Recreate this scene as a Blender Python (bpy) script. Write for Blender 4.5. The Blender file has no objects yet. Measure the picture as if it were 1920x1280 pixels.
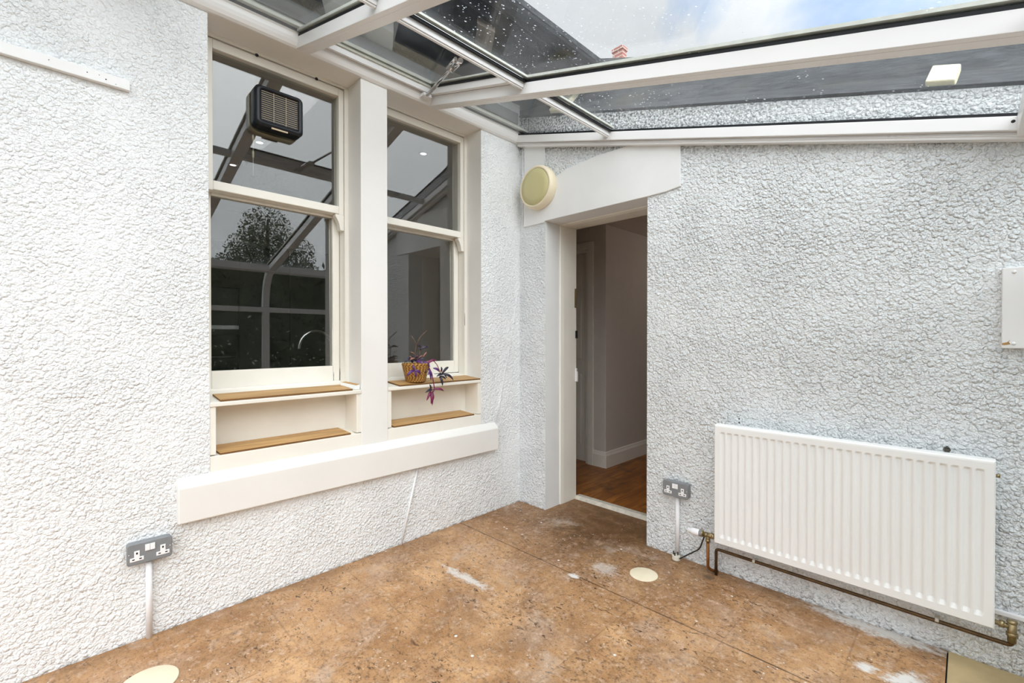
import bpy, bmesh, math, random
from mathutils import Vector, Matrix
random.seed(7)
scene = bpy.context.scene
COL = scene.collection
PI = math.pi

# ------------------------------------------------------------------ helpers
def lin(c):
    c = c / 255.0
    return c / 12.92 if c <= 0.04045 else ((c + 0.055) / 1.055) ** 2.4
def rgb(r, g, b): return (lin(r), lin(g), lin(b), 1.0)

class NT:
    """tiny node-tree helper"""
    def __init__(self, nt):
        self.nt = nt; nt.nodes.clear()
    def n(self, t, **kw):
        nd = self.nt.nodes.new(t)
        for k, v in kw.items(): setattr(nd, k, v)
        return nd
    def l(self, a, b): self.nt.links.new(a, b)
    def val(self, x, sock):
        if hasattr(x, 'is_output') or hasattr(x, 'node'): self.l(x, sock)
        else: sock.default_value = x
    def math(self, op, a, b=0.0, c=0.0, clamp=False):
        m = self.n('ShaderNodeMath', operation=op, use_clamp=clamp)
        self.val(a, m.inputs[0]); self.val(b, m.inputs[1]); self.val(c, m.inputs[2])
        return m.outputs[0]
    def noise(self, vec, scale, detail=3.0, rough=0.55, dist=0.0):
        m = self.n('ShaderNodeTexNoise')
        self.l(vec, m.inputs['Vector']); m.inputs['Scale'].default_value = scale
        m.inputs['Detail'].default_value = detail; m.inputs['Roughness'].default_value = rough
        m.inputs['Distortion'].default_value = dist
        return m.outputs[0]
    def voro(self, vec, scale, feature='F1', smooth=0.5, rand=1.0):
        m = self.n('ShaderNodeTexVoronoi', feature=feature)
        self.l(vec, m.inputs['Vector']); m.inputs['Scale'].default_value = scale
        if feature == 'SMOOTH_F1': m.inputs['Smoothness'].default_value = smooth
        m.inputs['Randomness'].default_value = rand
        return m.outputs['Distance']
    def ramp(self, x, lo, hi, a=0.0, b=1.0):
        m = self.n('ShaderNodeMapRange'); m.clamp = True
        self.val(x, m.inputs[0]); m.inputs[1].default_value = lo; m.inputs[2].default_value = hi
        m.inputs[3].default_value = a; m.inputs[4].default_value = b
        return m.outputs[0]
    def mix(self, f, a, b):
        m = self.n('ShaderNodeMix', data_type='RGBA')
        self.val(f, m.inputs[0]); self.val(a, m.inputs[6]); self.val(b, m.inputs[7])
        return m.outputs[2]
    def coords(self):
        g = self.n('ShaderNodeNewGeometry'); return g.outputs['Position']
    def objco(self):
        g = self.n('ShaderNodeTexCoord'); return g.outputs['Object']
    def scalev(self, v, s):
        m = self.n('ShaderNodeVectorMath', operation='MULTIPLY')
        self.l(v, m.inputs[0]); m.inputs[1].default_value = s
        return m.outputs[0]
    def sep(self, v):
        m = self.n('ShaderNodeSeparateXYZ'); self.l(v, m.inputs[0]); return m.outputs
    def bump(self, h, strength, dist):
        m = self.n('ShaderNodeBump'); self.l(h, m.inputs['Height'])
        m.inputs['Strength'].default_value = strength; m.inputs['Distance'].default_value = dist
        return m.outputs[0]
    def out(self, sh):
        o = self.n('ShaderNodeOutputMaterial'); self.l(sh, o.inputs[0])
    def bsdf(self, color, rough=0.5, metal=0.0, normal=None, spec=0.5):
        b = self.n('ShaderNodeBsdfPrincipled')
        self.val(color, b.inputs['Base Color']); self.val(rough, b.inputs['Roughness'])
        b.inputs['Metallic'].default_value = metal
        b.inputs['Specular IOR Level'].default_value = spec
        if normal is not None: self.l(normal, b.inputs['Normal'])
        return b.outputs[0]

def new_mat(name):
    m = bpy.data.materials.new(name); m.use_nodes = True
    return m, NT(m.node_tree)

def simple(name, col, rough=0.5, metal=0.0, var=0.06, vscale=9.0, bump=0.0, bscale=60.0, spec=0.4):
    m, t = new_mat(name)
    p = t.objco()
    n = t.noise(p, vscale, 4.0)
    dark = tuple(c * (1 - var * 2) for c in col[:3]) + (1.0,)
    c = t.mix(t.ramp(n, 0.35, 0.7), col, dark)
    nrm = t.bump(t.noise(p, bscale, 4.0), bump, 0.004) if bump else None
    t.out(t.bsdf(c, rough, metal, nrm, spec))
    return m

HOLES = [(1.610, 0.842, 0.005), (1.610, 0.822, 0.006), (2.404, 0.818, 0.014), (1.345, 0.316, 0.004), (1.412, 0.252, 0.004)]
def roughcast(name, col, strength, dist, scale, dirt=False):
    m, t = new_mat(name)
    p = t.coords()
    wob = t.n('ShaderNodeTexNoise'); t.l(p, wob.inputs['Vector']); wob.inputs['Scale'].default_value = 22.0
    ad = t.n('ShaderNodeVectorMath', operation='MULTIPLY_ADD')
    t.l(wob.outputs['Color'], ad.inputs[0]); ad.inputs[1].default_value = (0.012, 0.012, 0.012); t.l(p, ad.inputs[2])
    q = ad.outputs[0]
    def knobs(sc, r0):
        d = t.ramp(t.voro(q, sc, 'SMOOTH_F1', 0.12), 0.0, r0, 0.0, 1.0)
        return t.math('SQRT', t.math('SUBTRACT', 1.0, t.math('MULTIPLY', d, d)))
    v = knobs(scale, 0.62); v2 = knobs(scale * 1.9, 0.62)
    gate = t.ramp(t.noise(p, scale * 0.5, 2.0), 0.36, 0.60, 0.25, 1.0)
    patchy = t.ramp(t.noise(p, 3.1, 3.0), 0.35, 0.62, 0.6, 1.0)
    big = t.noise(p, scale * 0.28, 2.0)
    fine = t.noise(p, 190.0, 2.0)
    h = t.math('ADD', t.math('MULTIPLY', t.math('MULTIPLY', v, gate), 0.85), t.math('MULTIPLY', v2, 0.28))
    h = t.math('ADD', h, t.math('MULTIPLY', big, 0.7))
    h = t.math('MULTIPLY', h, patchy)
    h = t.math('ADD', h, t.math('MULTIPLY', fine, 0.07))
    c = t.mix(t.ramp(t.noise(p, 3.0, 5.0), 0.4, 0.7), col, tuple(x * 0.955 for x in col[:3]) + (1.0,))
    if dirt:
        x, y, z = t.sep(p)
        # mould under the sloping eaves plate
        line = t.math('SUBTRACT', t.math('MULTIPLY_ADD', x, -0.284, 2.737), z)
        under = t.ramp(line, -0.01, 0.11, 1.0, 0.0)
        sp = t.ramp(t.noise(p, 70.0, 3.0), 0.42, 0.62)
        left = t.ramp(x, 1.0, 2.2, 1.0, 0.35)
        f1 = t.math('MULTIPLY', t.math('MULTIPLY', t.math('MULTIPLY', under, under), sp), t.math('MULTIPLY', left, 0.95))
        # splash dirt low down behind the radiator
        low = t.ramp(z, 0.0, 0.24, 1.0, 0.0)
        rx = t.ramp(x, 1.25, 1.6)
        sp2 = t.ramp(t.noise(t.scalev(p, (1.0, 1.0, 1.0)), 45.0, 4.0, 0.7), 0.55, 0.66)
        f2 = t.math('MULTIPLY', t.math('MULTIPLY', t.math('MULTIPLY', low, rx), sp2), 0.7)
        rx2 = t.math('MULTIPLY', t.ramp(x, 2.45, 2.56), t.ramp(z, 0.2, 1.3, 1.0, 0.0))
        f3 = t.math('MULTIPLY', t.math('MULTIPLY', rx2, t.ramp(t.noise(p, 55.0, 4.0, 0.7), 0.5, 0.66)), 0.6)
        # isolated rust marks above the radiator
        f = t.math('MAXIMUM', t.math('MAXIMUM', f1, f2), f3, clamp=True)
        for hx, hz, hr in HOLES:
            du = t.math('SUBTRACT', x, hx); dv = t.math('SUBTRACT', z, hz)
            rr = t.math('SQRT', t.math('ADD', t.math('MULTIPLY', du, du), t.math('MULTIPLY', dv, dv)))
            rr = t.math('ADD', rr, t.math('MULTIPLY', t.math('SUBTRACT', t.noise(p, 60.0, 3.0), 0.5), hr * 1.2))
            f = t.math('MAXIMUM', f, t.ramp(rr, hr * 0.7, hr, 0.95, 0.0))
        c = t.mix(f, c, rgb(74, 66, 56))
    # a thin grubby line where the wall meets the floor
    xs, ys, zs = t.sep(p)
    skirt = t.math('MULTIPLY', t.ramp(zs, 0.0, 0.014, 1.0, 0.0), t.ramp(t.noise(p, 24.0, 4.0), 0.45, 0.6))
    c = t.mix(t.math('MULTIPLY', skirt, 0.8), c, rgb(96, 78, 58))
    t.out(t.bsdf(c, 0.75, 0.0, t.bump(h, strength, dist), 0.25))
    return m

def make_glass(name, refl=0.16, tint=(0.93, 0.95, 0.95, 1.0)):
    m, t = new_mat(name)
    tr = t.n('ShaderNodeBsdfTransparent'); tr.inputs[0].default_value = tint
    gl = t.n('ShaderNodeBsdfGlossy'); gl.inputs['Roughness'].default_value = 0.0
    p = t.coords()
    bp = t.bump(t.noise(p, 2.2, 1.0), 0.06, 0.004); t.l(bp, gl.inputs['Normal'])
    lw = t.n('ShaderNodeLayerWeight'); lw.inputs[0].default_value = 0.25
    f = t.ramp(lw.outputs['Facing'], 0.0, 1.0, refl, min(1.0, refl * 2.2))
    mx = t.n('ShaderNodeMixShader'); t.l(f, mx.inputs[0]); t.l(tr.outputs[0], mx.inputs[1]); t.l(gl.outputs[0], mx.inputs[2])
    t.out(mx.outputs[0]); return m

def make_wet_glass(name):
    """roof pane: clear glass with rain beads, run marks and grime on its upper face"""
    m, t = new_mat(name)
    p = t.coords()
    x, y, z = t.sep(p)
    tr = t.n('ShaderNodeBsdfTransparent'); tr.inputs[0].default_value = (0.955, 0.97, 0.97, 1.0)
    gl = t.n('ShaderNodeBsdfGlossy'); gl.inputs['Roughness'].default_value = 0.0
    lw = t.n('ShaderNodeLayerWeight'); lw.inputs[0].default_value = 0.5
    fr = t.math('MULTIPLY_ADD', t.math('POWER', lw.outputs['Facing'], 5.0), 0.5, 0.02)
    clear = t.n('ShaderNodeMixShader'); t.l(fr, clear.inputs[0]); t.l(tr.outputs[0], clear.inputs[1]); t.l(gl.outputs[0], clear.inputs[2])
    bead = t.n('ShaderNodeBsdfTranslucent'); bead.inputs[0].default_value = (0.66, 0.70, 0.75, 1.0)
    bd2 = t.n('ShaderNodeBsdfDiffuse'); bd2.inputs[0].default_value = (0.6, 0.62, 0.64, 1.0)
    bm = t.n('ShaderNodeMixShader'); bm.inputs[0].default_value = 0.3; t.l(bead.outputs[0], bm.inputs[1]); t.l(bd2.outputs[0], bm.inputs[2])
    # beads
    d = t.voro(p, 42.0, 'F1')
    wet = t.math('MAXIMUM', t.ramp(t.noise(p, 5.0, 3.0), 0.50, 0.66, 0.0, 0.8), t.math('MULTIPLY', t.ramp(x, 1.2, 1.8, 1.0, 0.0), t.ramp(t.noise(p, 9.0, 3.0), 0.38, 0.55)))
    vent = t.ramp(x, 0.78, 0.9)                       # the vent pane near the house wall is dry under the eaves
    bead_f = t.math('MULTIPLY', t.math('MULTIPLY', t.ramp(t.math('SUBTRACT', d, t.math('MULTIPLY', t.math('SUBTRACT', t.noise(p, 40.0, 2.0), 0.5), 0.35)), 0.10, 0.16, 1.0, 0.0), wet), vent)
    # run marks and grime
    st = t.noise(t.scalev(p, (6.0, 60.0, 6.0)), 1.0, 4.0, 0.6)
    gr = t.ramp(t.noise(p, 3.0, 4.0), 0.4, 0.8)
    film = t.math('MULTIPLY', t.math('MULTIPLY', gr, t.ramp(st, 0.3, 0.8, 0.3, 1.0)), 0.05)
    f = t.math('MAXIMUM', t.math('MULTIPLY', bead_f, 0.75), t.math('ADD', film, 0.006), clamp=True)
    mx = t.n('ShaderNodeMixShader'); t.l(f, mx.inputs[0]); t.l(clear.outputs[0], mx.inputs[1]); t.l(bm.outputs[0], mx.inputs[2])
    t.out(mx.outputs[0]); return m

def make_floor(name):
    m, t = new_mat(name)
    p = t.coords(); x, y, z = t.sep(p)
    tan = rgb(216, 172, 126); brown = rgb(166, 122, 80); dark = rgb(84, 58, 36); pink = rgb(222, 194, 170)
    n1 = t.noise(p, 1.7, 6.0, 0.62); n2 = t.noise(p, 6.5, 6.0, 0.65); n3 = t.noise(p, 45.0, 5.0, 0.7)
    c = t.mix(t.ramp(t.math('ADD', t.math('MULTIPLY', n1, 0.5), t.math('MULTIPLY', n2, 0.5)), 0.42, 0.58), tan, brown)
    c = t.mix(t.math('MULTIPLY', t.ramp(t.noise(p, 3.3, 5.0), 0.52, 0.72), 0.75), c, pink)
    # one tile is not quite the colour of the next
    tx = t.math('FLOOR', t.math('DIVIDE', t.math('SUBTRACT', x, 0.17), 0.3925))
    ty = t.math('FLOOR', t.math('DIVIDE', t.math('SUBTRACT', y, -0.59), 0.42))
    cv = t.n('ShaderNodeCombineXYZ'); t.l(tx, cv.inputs[0]); t.l(ty, cv.inputs[1])
    wn = t.n('ShaderNodeTexWhiteNoise', noise_dimensions='2D'); t.l(cv.outputs[0], wn.inputs['Vector'])
    c = t.mix(t.math('MULTIPLY', wn.outputs[0], 0.32), c, brown)
    # fine grain
    stain = t.ramp(t.noise(p, 2.1, 6.0, 0.68, 0.6), 0.46, 0.66)
    c = t.mix(t.math('MULTIPLY', stain, 0.62), c, rgb(130, 92, 58))
    c = t.mix(t.math('MULTIPLY', t.ramp(n3, 0.49, 0.68), t.ramp(t.noise(p, 3.7, 4.0, 0.6), 0.38, 0.62, 0.15, 0.9)), c, dark)
    c = t.mix(t.math('MULTIPLY', t.ramp(t.noise(p, 26.0, 6.0, 0.75), 0.52, 0.66), 0.65), c, pink)
    c = t.mix(t.math('MULTIPLY', t.ramp(t.noise(p, 120.0, 2.0), 0.56, 0.70), 0.55), c, dark)
    # pitting: elongated dark flecks
    fl = t.noise(t.scalev(p, (26.0, 50.0, 1.0)), 1.0, 3.0, 0.7, 1.2)
    c = t.mix(t.math('MULTIPLY', t.ramp(fl, 0.60, 0.645), t.ramp(t.noise(p, 2.4, 4.0), 0.40, 0.56, 0.12, 0.95)), c, rgb(62, 44, 30))
    # worn-in dirt in front of the doorway and along the walls
    dx = t.math('SUBTRACT', x, 0.72); dy = t.math('MULTIPLY', t.math('SUBTRACT', y, 0.02), 1.15)
    rr = t.math('SQRT', t.math('ADD', t.math('MULTIPLY', dx, dx), t.math('MULTIPLY', dy, dy)))
    dd = t.math('MULTIPLY', t.ramp(t.math('ADD', rr, t.math('MULTIPLY', t.math('SUBTRACT', n2, 0.5), 0.9)), 0.15, 0.85, 1.0, 0.0), t.ramp(t.noise(p, 14.0, 5.0, 0.7), 0.35, 0.6, 0.45, 0.95))
    c = t.mix(dd, c, rgb(92, 66, 42))
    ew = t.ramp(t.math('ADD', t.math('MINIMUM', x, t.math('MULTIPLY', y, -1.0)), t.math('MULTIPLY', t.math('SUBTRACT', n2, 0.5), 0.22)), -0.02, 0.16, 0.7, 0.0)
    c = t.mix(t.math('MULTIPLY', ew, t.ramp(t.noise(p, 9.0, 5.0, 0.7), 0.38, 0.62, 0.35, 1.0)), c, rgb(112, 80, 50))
    # tile joints
    jx = t.math('ABSOLUTE', t.math('SUBTRACT', t.math('FRACT', t.math('DIVIDE', t.math('SUBTRACT', x, -0.02625), 0.3925)), 0.5))
    jy = t.math('ABSOLUTE', t.math('SUBTRACT', t.math('FRACT', t.math('DIVIDE', t.math('SUBTRACT', y, -0.80), 0.42)), 0.5))
    j = t.math('MAXIMUM', t.ramp(jx, 0.0, 0.014, 1.0, 0.0), t.ramp(jy, 0.0, 0.014, 1.0, 0.0))
    j = t.math('MULTIPLY', j, t.ramp(t.noise(p, 4.0, 4.0), 0.38, 0.62, 0.1, 0.85))
    c = t.mix(t.math('MULTIPLY', j, 0.55), c, rgb(110, 80, 56))
    sj = t.ramp(t.math('ABSOLUTE', t.math('SUBTRACT', y, -0.59)), 0.001, 0.0055, 1.0, 0.0)
    c = t.mix(t.math('MULTIPLY', sj, t.ramp(t.noise(p, 5.0, 3.0), 0.35, 0.6, 0.35, 0.95)), c, rgb(66, 44, 26))
    # white paint spots, scuffs and a smear below the radiator wall
    sp = t.math('MULTIPLY', t.ramp(t.voro(p, 11.0), 0.05, 0.09, 1.0, 0.0), t.ramp(t.noise(p, 9.0, 2.0), 0.53, 0.57))
    sp2 = t.math('MULTIPLY', t.ramp(t.voro(p, 33.0), 0.08, 0.13, 1.0, 0.0), t.ramp(t.noise(p, 4.0, 2.0), 0.54, 0.6))
    c = t.mix(t.math('MAXIMUM', sp, t.math('MULTIPLY', sp2, 0.8)), c, rgb(236, 232, 224))
    haze = t.math('MULTIPLY', t.ramp(t.noise(p, 2.9, 7.0, 0.7), 0.57, 0.72), 0.5)
    c = t.mix(haze, c, rgb(206, 192, 178))
    def blot(cx, cy, rx, ry, ang, amt, base):
        ca, sa = math.cos(ang), math.sin(ang)
        u = t.math('SUBTRACT', x, cx); v = t.math('SUBTRACT', y, cy)
        a = t.math('DIVIDE', t.math('ADD', t.math('MULTIPLY', u, ca), t.math('MULTIPLY', v, sa)), rx)
        b = t.math('DIVIDE', t.math('SUBTRACT', t.math('MULTIPLY', v, ca), t.math('MULTIPLY', u, sa)), ry)
        r = t.math('SQRT', t.math('ADD', t.math('MULTIPLY', a, a), t.math('MULTIPLY', b, b)))
        r = t.math('ADD', r, t.math('MULTIPLY', t.math('SUBTRACT', t.noise(t.scalev(p, (20.0, 34.0, 1.0)), 1.0, 6.0, 0.78), 0.5), 3.2))
        return t.math('MULTIPLY', t.ramp(r, 0.35, 1.0, 1.0, 0.0), amt)
    for a in ((0.58, -1.02, 0.23, 0.035, 0.05, 0.75, 0), (2.18, -0.03, 0.28, 0.07, 0.0, 0.9, 0), (2.19, -0.35, 0.05, 0.035, 0.5, 0.95, 0),
              (2.30, -0.33, 0.09, 0.05, 0.9, 0.95, 0), (0.98, -0.60, 0.035, 0.03, 0.3, 0.9, 0), (1.05, -0.42, 0.10, 0.08, 0.0, 0.45, 0)):
        c = t.mix(blot(*a), c, rgb(228, 226, 222))
    dk = blot(1.49, -0.11, 0.045, 0.035, 0.0, 0.8, 0)
    c = t.mix(dk, c, rgb(88, 74, 58))
    h = t.math('SUBTRACT', t.math('ADD', t.math('MULTIPLY', n3, 0.35), n2), t.math('MULTIPLY', j, 0.6))
    t.out(t.bsdf(c, t.ramp(n2, 0.3, 0.7, 0.42, 0.65), 0.0, t.bump(h, 0.25, 0.006), 0.4)); return m

def make_wood(name, a, b, axis='y', rough=0.45):
    m, t = new_mat(name)
    p = t.coords()
    sc = {'y': (60.0, 3.0, 40.0), 'x': (3.0, 60.0, 40.0)}[axis]
    n = t.noise(t.scalev(p, sc), 1.0, 5.0, 0.6, 0.6)
    c = t.mix(t.ramp(n, 0.35, 0.65), a, b)
    t.out(t.bsdf(c, rough, 0.0, None, 0.4)); return m

def make_hall_floor(name):
    m, t = new_mat(name)
    p = t.coords()
    n = t.noise(t.scalev(p, (22.0, 2.2, 1.0)), 1.0, 5.0, 0.6, 0.8)
    c = t.mix(t.ramp(n, 0.35, 0.65), rgb(178, 112, 44), rgb(128, 74, 26))
    n2 = t.noise(p, 4.5, 5.0, 0.65)
    c = t.mix(t.math('MULTIPLY', t.ramp(n2, 0.5, 0.68), 0.75), c, rgb(62, 38, 18))
    sp = t.math('MULTIPLY', t.ramp(t.voro(p, 14.0), 0.04, 0.07, 1.0, 0.0), t.ramp(t.noise(p, 6.0, 2.0), 0.55, 0.6))
    c = t.mix(sp, c, rgb(214, 200, 180))
    t.out(t.bsdf(c, 0.4, 0.0, t.bump(n, 0.1, 0.003), 0.4)); return m

def make_slate(name):
    m, t = new_mat(name)
    p = t.coords()
    n = t.noise(t.scalev(p, (7.0, 20.0, 26.0)), 1.0, 5.0, 0.7, 0.5)
    c = t.mix(t.ramp(n, 0.35, 0.7), rgb(74, 77, 81), rgb(28, 30, 34))
    c = t.mix(t.math('MULTIPLY', t.ramp(t.noise(p, 3.0, 4.0), 0.55, 0.75), 0.4), c, rgb(92, 88, 74))
    t.out(t.bsdf(c, 0.7, 0.0, t.bump(n, 0.8, 0.015), 0.15)); return m

def make_brick(name):
    m, t = new_mat(name)
    b = t.n('ShaderNodeTexBrick'); p = t.n('ShaderNodeTexCoord')
    mp = t.n('ShaderNodeMapping'); mp.inputs['Rotation'].default_value = (PI / 2, 0, 0); t.l(p.outputs['Object'], mp.inputs[0])
    t.l(mp.outputs[0], b.inputs['Vector'])
    b.inputs['Color1'].default_value = rgb(176, 100, 88); b.inputs['Color2'].default_value = rgb(196, 128, 112)
    b.inputs['Mortar'].default_value = rgb(214, 200, 190)
    b.inputs['Scale'].default_value = 1.0; b.inputs['Brick Width'].default_value = 0.22; b.inputs['Row Height'].default_value = 0.075; b.inputs['Mortar Size'].default_value = 0.01
    t.out(t.bsdf(b.outputs[0], 0.8)); return m

def make_basket(name):
    m, t = new_mat(name)
    p = t.objco(); x, y, z = t.sep(p)
    ang = t.math('ARCTAN2', y, x)
    row = t.math('FLOOR', t.math('DIVIDE', z, 0.00945))
    wn = t.n('ShaderNodeTexWhiteNoise', noise_dimensions='1D'); t.l(row, wn.inputs['W'])
    rowp = t.math('FRACT', t.math('DIVIDE', z, 0.00945))
    rowe = t.ramp(t.math('ABSOLUTE', t.math('SUBTRACT', rowp, 0.5)), 0.28, 0.5, 1.0, 0.35)
    s = t.math('SINE', t.math('ADD', t.math('MULTIPLY', ang, 22.0), t.math('MULTIPLY', wn.outputs[0], 6.28)))
    n = t.noise(p, 60.0, 3.0)
    f = t.math('ADD', t.math('MULTIPLY', t.ramp(s, -1.0, 1.0), 0.6), t.math('MULTIPLY', n, 0.5))
    f = t.math('MULTIPLY', f, rowe)
    c = t.mix(t.ramp(f, 0.2, 0.8), rgb(116, 74, 30), rgb(206, 158, 84))
    t.out(t.bsdf(c, 0.6, 0.0, t.bump(s, 0.5, 0.003), 0.3)); return m

def make_emit(name, col, s):
    m, t = new_mat(name)
    e = t.n('ShaderNodeEmission'); e.inputs[0].default_value = col; e.inputs[1].default_value = s
    t.out(e.outputs[0]); return m

M = {}
M['cast_left'] = roughcast('painted_roughcast', rgb(244, 246, 247), 0.76, 0.011, 66.0)
M['cast_right'] = roughcast('painted_coarse_roughcast', rgb(238, 242, 244), 0.95, 0.014, 60.0, dirt=True)
M['cast_old'] = roughcast('weathered_cream_roughcast', rgb(226, 226, 208), 0.8, 0.012, 40.0)
M['cast_shaded'] = roughcast('shaded_brown_roughcast', rgb(138, 128, 108), 0.6, 0.01, 40.0)  # brownish roughcast with the shade under the eaves put into its colour
M['plaster'] = simple('smooth_painted_plaster', rgb(240, 238, 234), 0.6, var=0.02, vscale=3.0, bump=0.12, bscale=40.0)
M['patch'] = simple('smooth_white_render', rgb(240, 241, 241), 0.65, var=0.025, vscale=4.0, bump=0.2, bscale=25.0)
M['cream'] = simple('cream_gloss_paint', rgb(244, 240, 230), 0.38, var=0.025, vscale=5.0, bump=0.06, bscale=30.0)
M['white'] = simple('white_powder_coat', rgb(240, 240, 240), 0.32, var=0.012, vscale=3.0)
M['rad'] = simple('radiator_enamel', rgb(246, 247, 246), 0.3, var=0.01, vscale=3.0)
M['gasket'] = simple('black_rubber', rgb(16, 19, 24), 0.5, var=0.02)
M['black_plastic'] = simple('black_plastic', rgb(22, 27, 34), 0.35, var=0.05)
M['louvre'] = simple('beige_plastic', rgb(208, 190, 160), 0.5, var=0.03)
M['ivory'] = simple('ivory_plastic', rgb(242, 230, 202), 0.35, var=0.02)
M['diffuser'] = simple('yellowed_diffuser', rgb(208, 200, 150), 0.35, var=0.03, vscale=4.0)
M['oak'] = make_wood('oak_laminate', rgb(204, 164, 108), rgb(172, 130, 76))
M['oak_edge'] = simple('oak_board_edge', rgb(124, 88, 50), 0.6, var=0.08)
M['foil'] = simple('white_melamine', rgb(240, 242, 240), 0.4, var=0.01)
M['floor'] = make_floor('stained_concrete_tile')
M['stone'] = simple('buff_paving_stone', rgb(204, 182, 138), 0.8, var=0.16, vscale=5.0, bump=0.3, bscale=90.0)
M['hallfloor'] = make_hall_floor('worn_timber_board')
M['hallwall'] = simple('hall_emulsion', rgb(214, 206, 200), 0.7, var=0.02)
M['glass'] = make_glass('window_glass', 0.10, (0.90, 0.91, 0.90, 1.0))
M['roofglass'] = make_wet_glass('wet_roof_glass')
M['frontglass'] = make_glass('clear_glass', 0.03)
M['metal_grey'] = simple('grey_hammered_metal', rgb(134, 137, 140), 0.38, 0.0, var=0.04, vscale=30.0, bump=0.12, bscale=220.0)
M['white_plastic'] = simple('white_plastic', rgb(244, 244, 246), 0.3, var=0.01)
M['slot'] = simple('dark_slot', rgb(20, 20, 22), 0.6, var=0.02)
M['steel'] = simple('polished_steel', rgb(214, 214, 216), 0.18, 1.0, var=0.02)
M['brass'] = simple('dull_brass', rgb(176, 158, 120), 0.35, 0.9, var=0.15, vscale=40.0)
M['copper'] = simple('tarnished_copper', rgb(150, 98, 52), 0.35, 0.7, var=0.25, vscale=14.0)
M['copper_dark'] = simple('blackened_copper', rgb(104, 80, 52), 0.4, 0.55, var=0.25, vscale=14.0)
M['grey_plastic'] = simple('grey_plastic', rgb(140, 142, 144), 0.4, var=0.03)
M['cable_black'] = simple('black_cable', rgb(44, 40, 34), 0.5, var=0.05)
M['grime_white'] = simple('grubby_white_plastic', rgb(226, 220, 206), 0.45, var=0.1, vscale=30.0)
M['basket'] = make_basket('woven_seagrass')
M['soil'] = simple('dark_soil', rgb(40, 28, 24), 0.9, var=0.3, vscale=50.0, bump=0.5, bscale=120.0)
M['leaf_purple'] = simple('purple_leaf', rgb(98, 52, 122), 0.35, var=0.25, vscale=30.0)
M['leaf_dark'] = simple('dark_purple_leaf', rgb(50, 42, 62), 0.35, var=0.25, vscale=30.0)
M['leaf_magenta'] = simple('magenta_leaf', rgb(128, 40, 84), 0.35, var=0.25, vscale=30.0)
M['stem'] = simple('pinkish_stem', rgb(176, 122, 104), 0.55, var=0.2, vscale=60.0)
M['stem_dry'] = simple('dry_stem', rgb(112, 90, 76), 0.8, var=0.2, vscale=60.0)
M['slate'] = make_slate('wet_slate')
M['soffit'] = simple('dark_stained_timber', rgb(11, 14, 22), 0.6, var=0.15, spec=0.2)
M['bracket'] = simple('weathered_board', rgb(120, 112, 104), 0.7, var=0.15, vscale=10.0)
M['greyboard'] = simple('grey_painted_board', rgb(196, 198, 194), 0.6, var=0.05)
M['lead'] = simple('lead_flashing', rgb(150, 152, 152), 0.55, 0.0, var=0.1)
M['capstrip'] = simple('weathered_aluminium', rgb(206, 208, 198), 0.5, var=0.08, vscale=20.0)
M['brick'] = make_brick('red_brick')
M['creamblock'] = simple('cream_painted_block', rgb(238, 230, 196), 0.7, var=0.05, vscale=12.0)
M['cabinet'] = simple('dark_cabinet_front', rgb(62, 60, 52), 0.45, var=0.05)
M['oven'] = simple('oven_black_glass', rgb(12, 12, 14), 0.12, var=0.02)
M['worktop'] = simple('dark_worktop', rgb(70, 62, 54), 0.4, var=0.1)
M['leaf_green'] = simple('hedge_leaf', rgb(112, 122, 88), 0.6, var=0.3, vscale=3.0)
M['tree_green'] = simple('tree_leaf', rgb(140, 148, 104), 0.6, var=0.3, vscale=3.0)
M['bark'] = simple('bark', rgb(72, 60, 48), 0.9, var=0.2)
M['petal'] = simple('white_petal', rgb(240, 240, 225), 0.6, var=0.02)
M['grass'] = simple('garden_grass', rgb(70, 86, 44), 0.9, var=0.3, vscale=2.0)
M['lampglow'] = make_emit('downlight_glow', (1.0, 0.95, 0.88, 1.0), 5.0)
M['rust'] = simple('peeled_paint_wood', rgb(190, 150, 96), 0.8, var=0.2, vscale=40.0)

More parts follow.
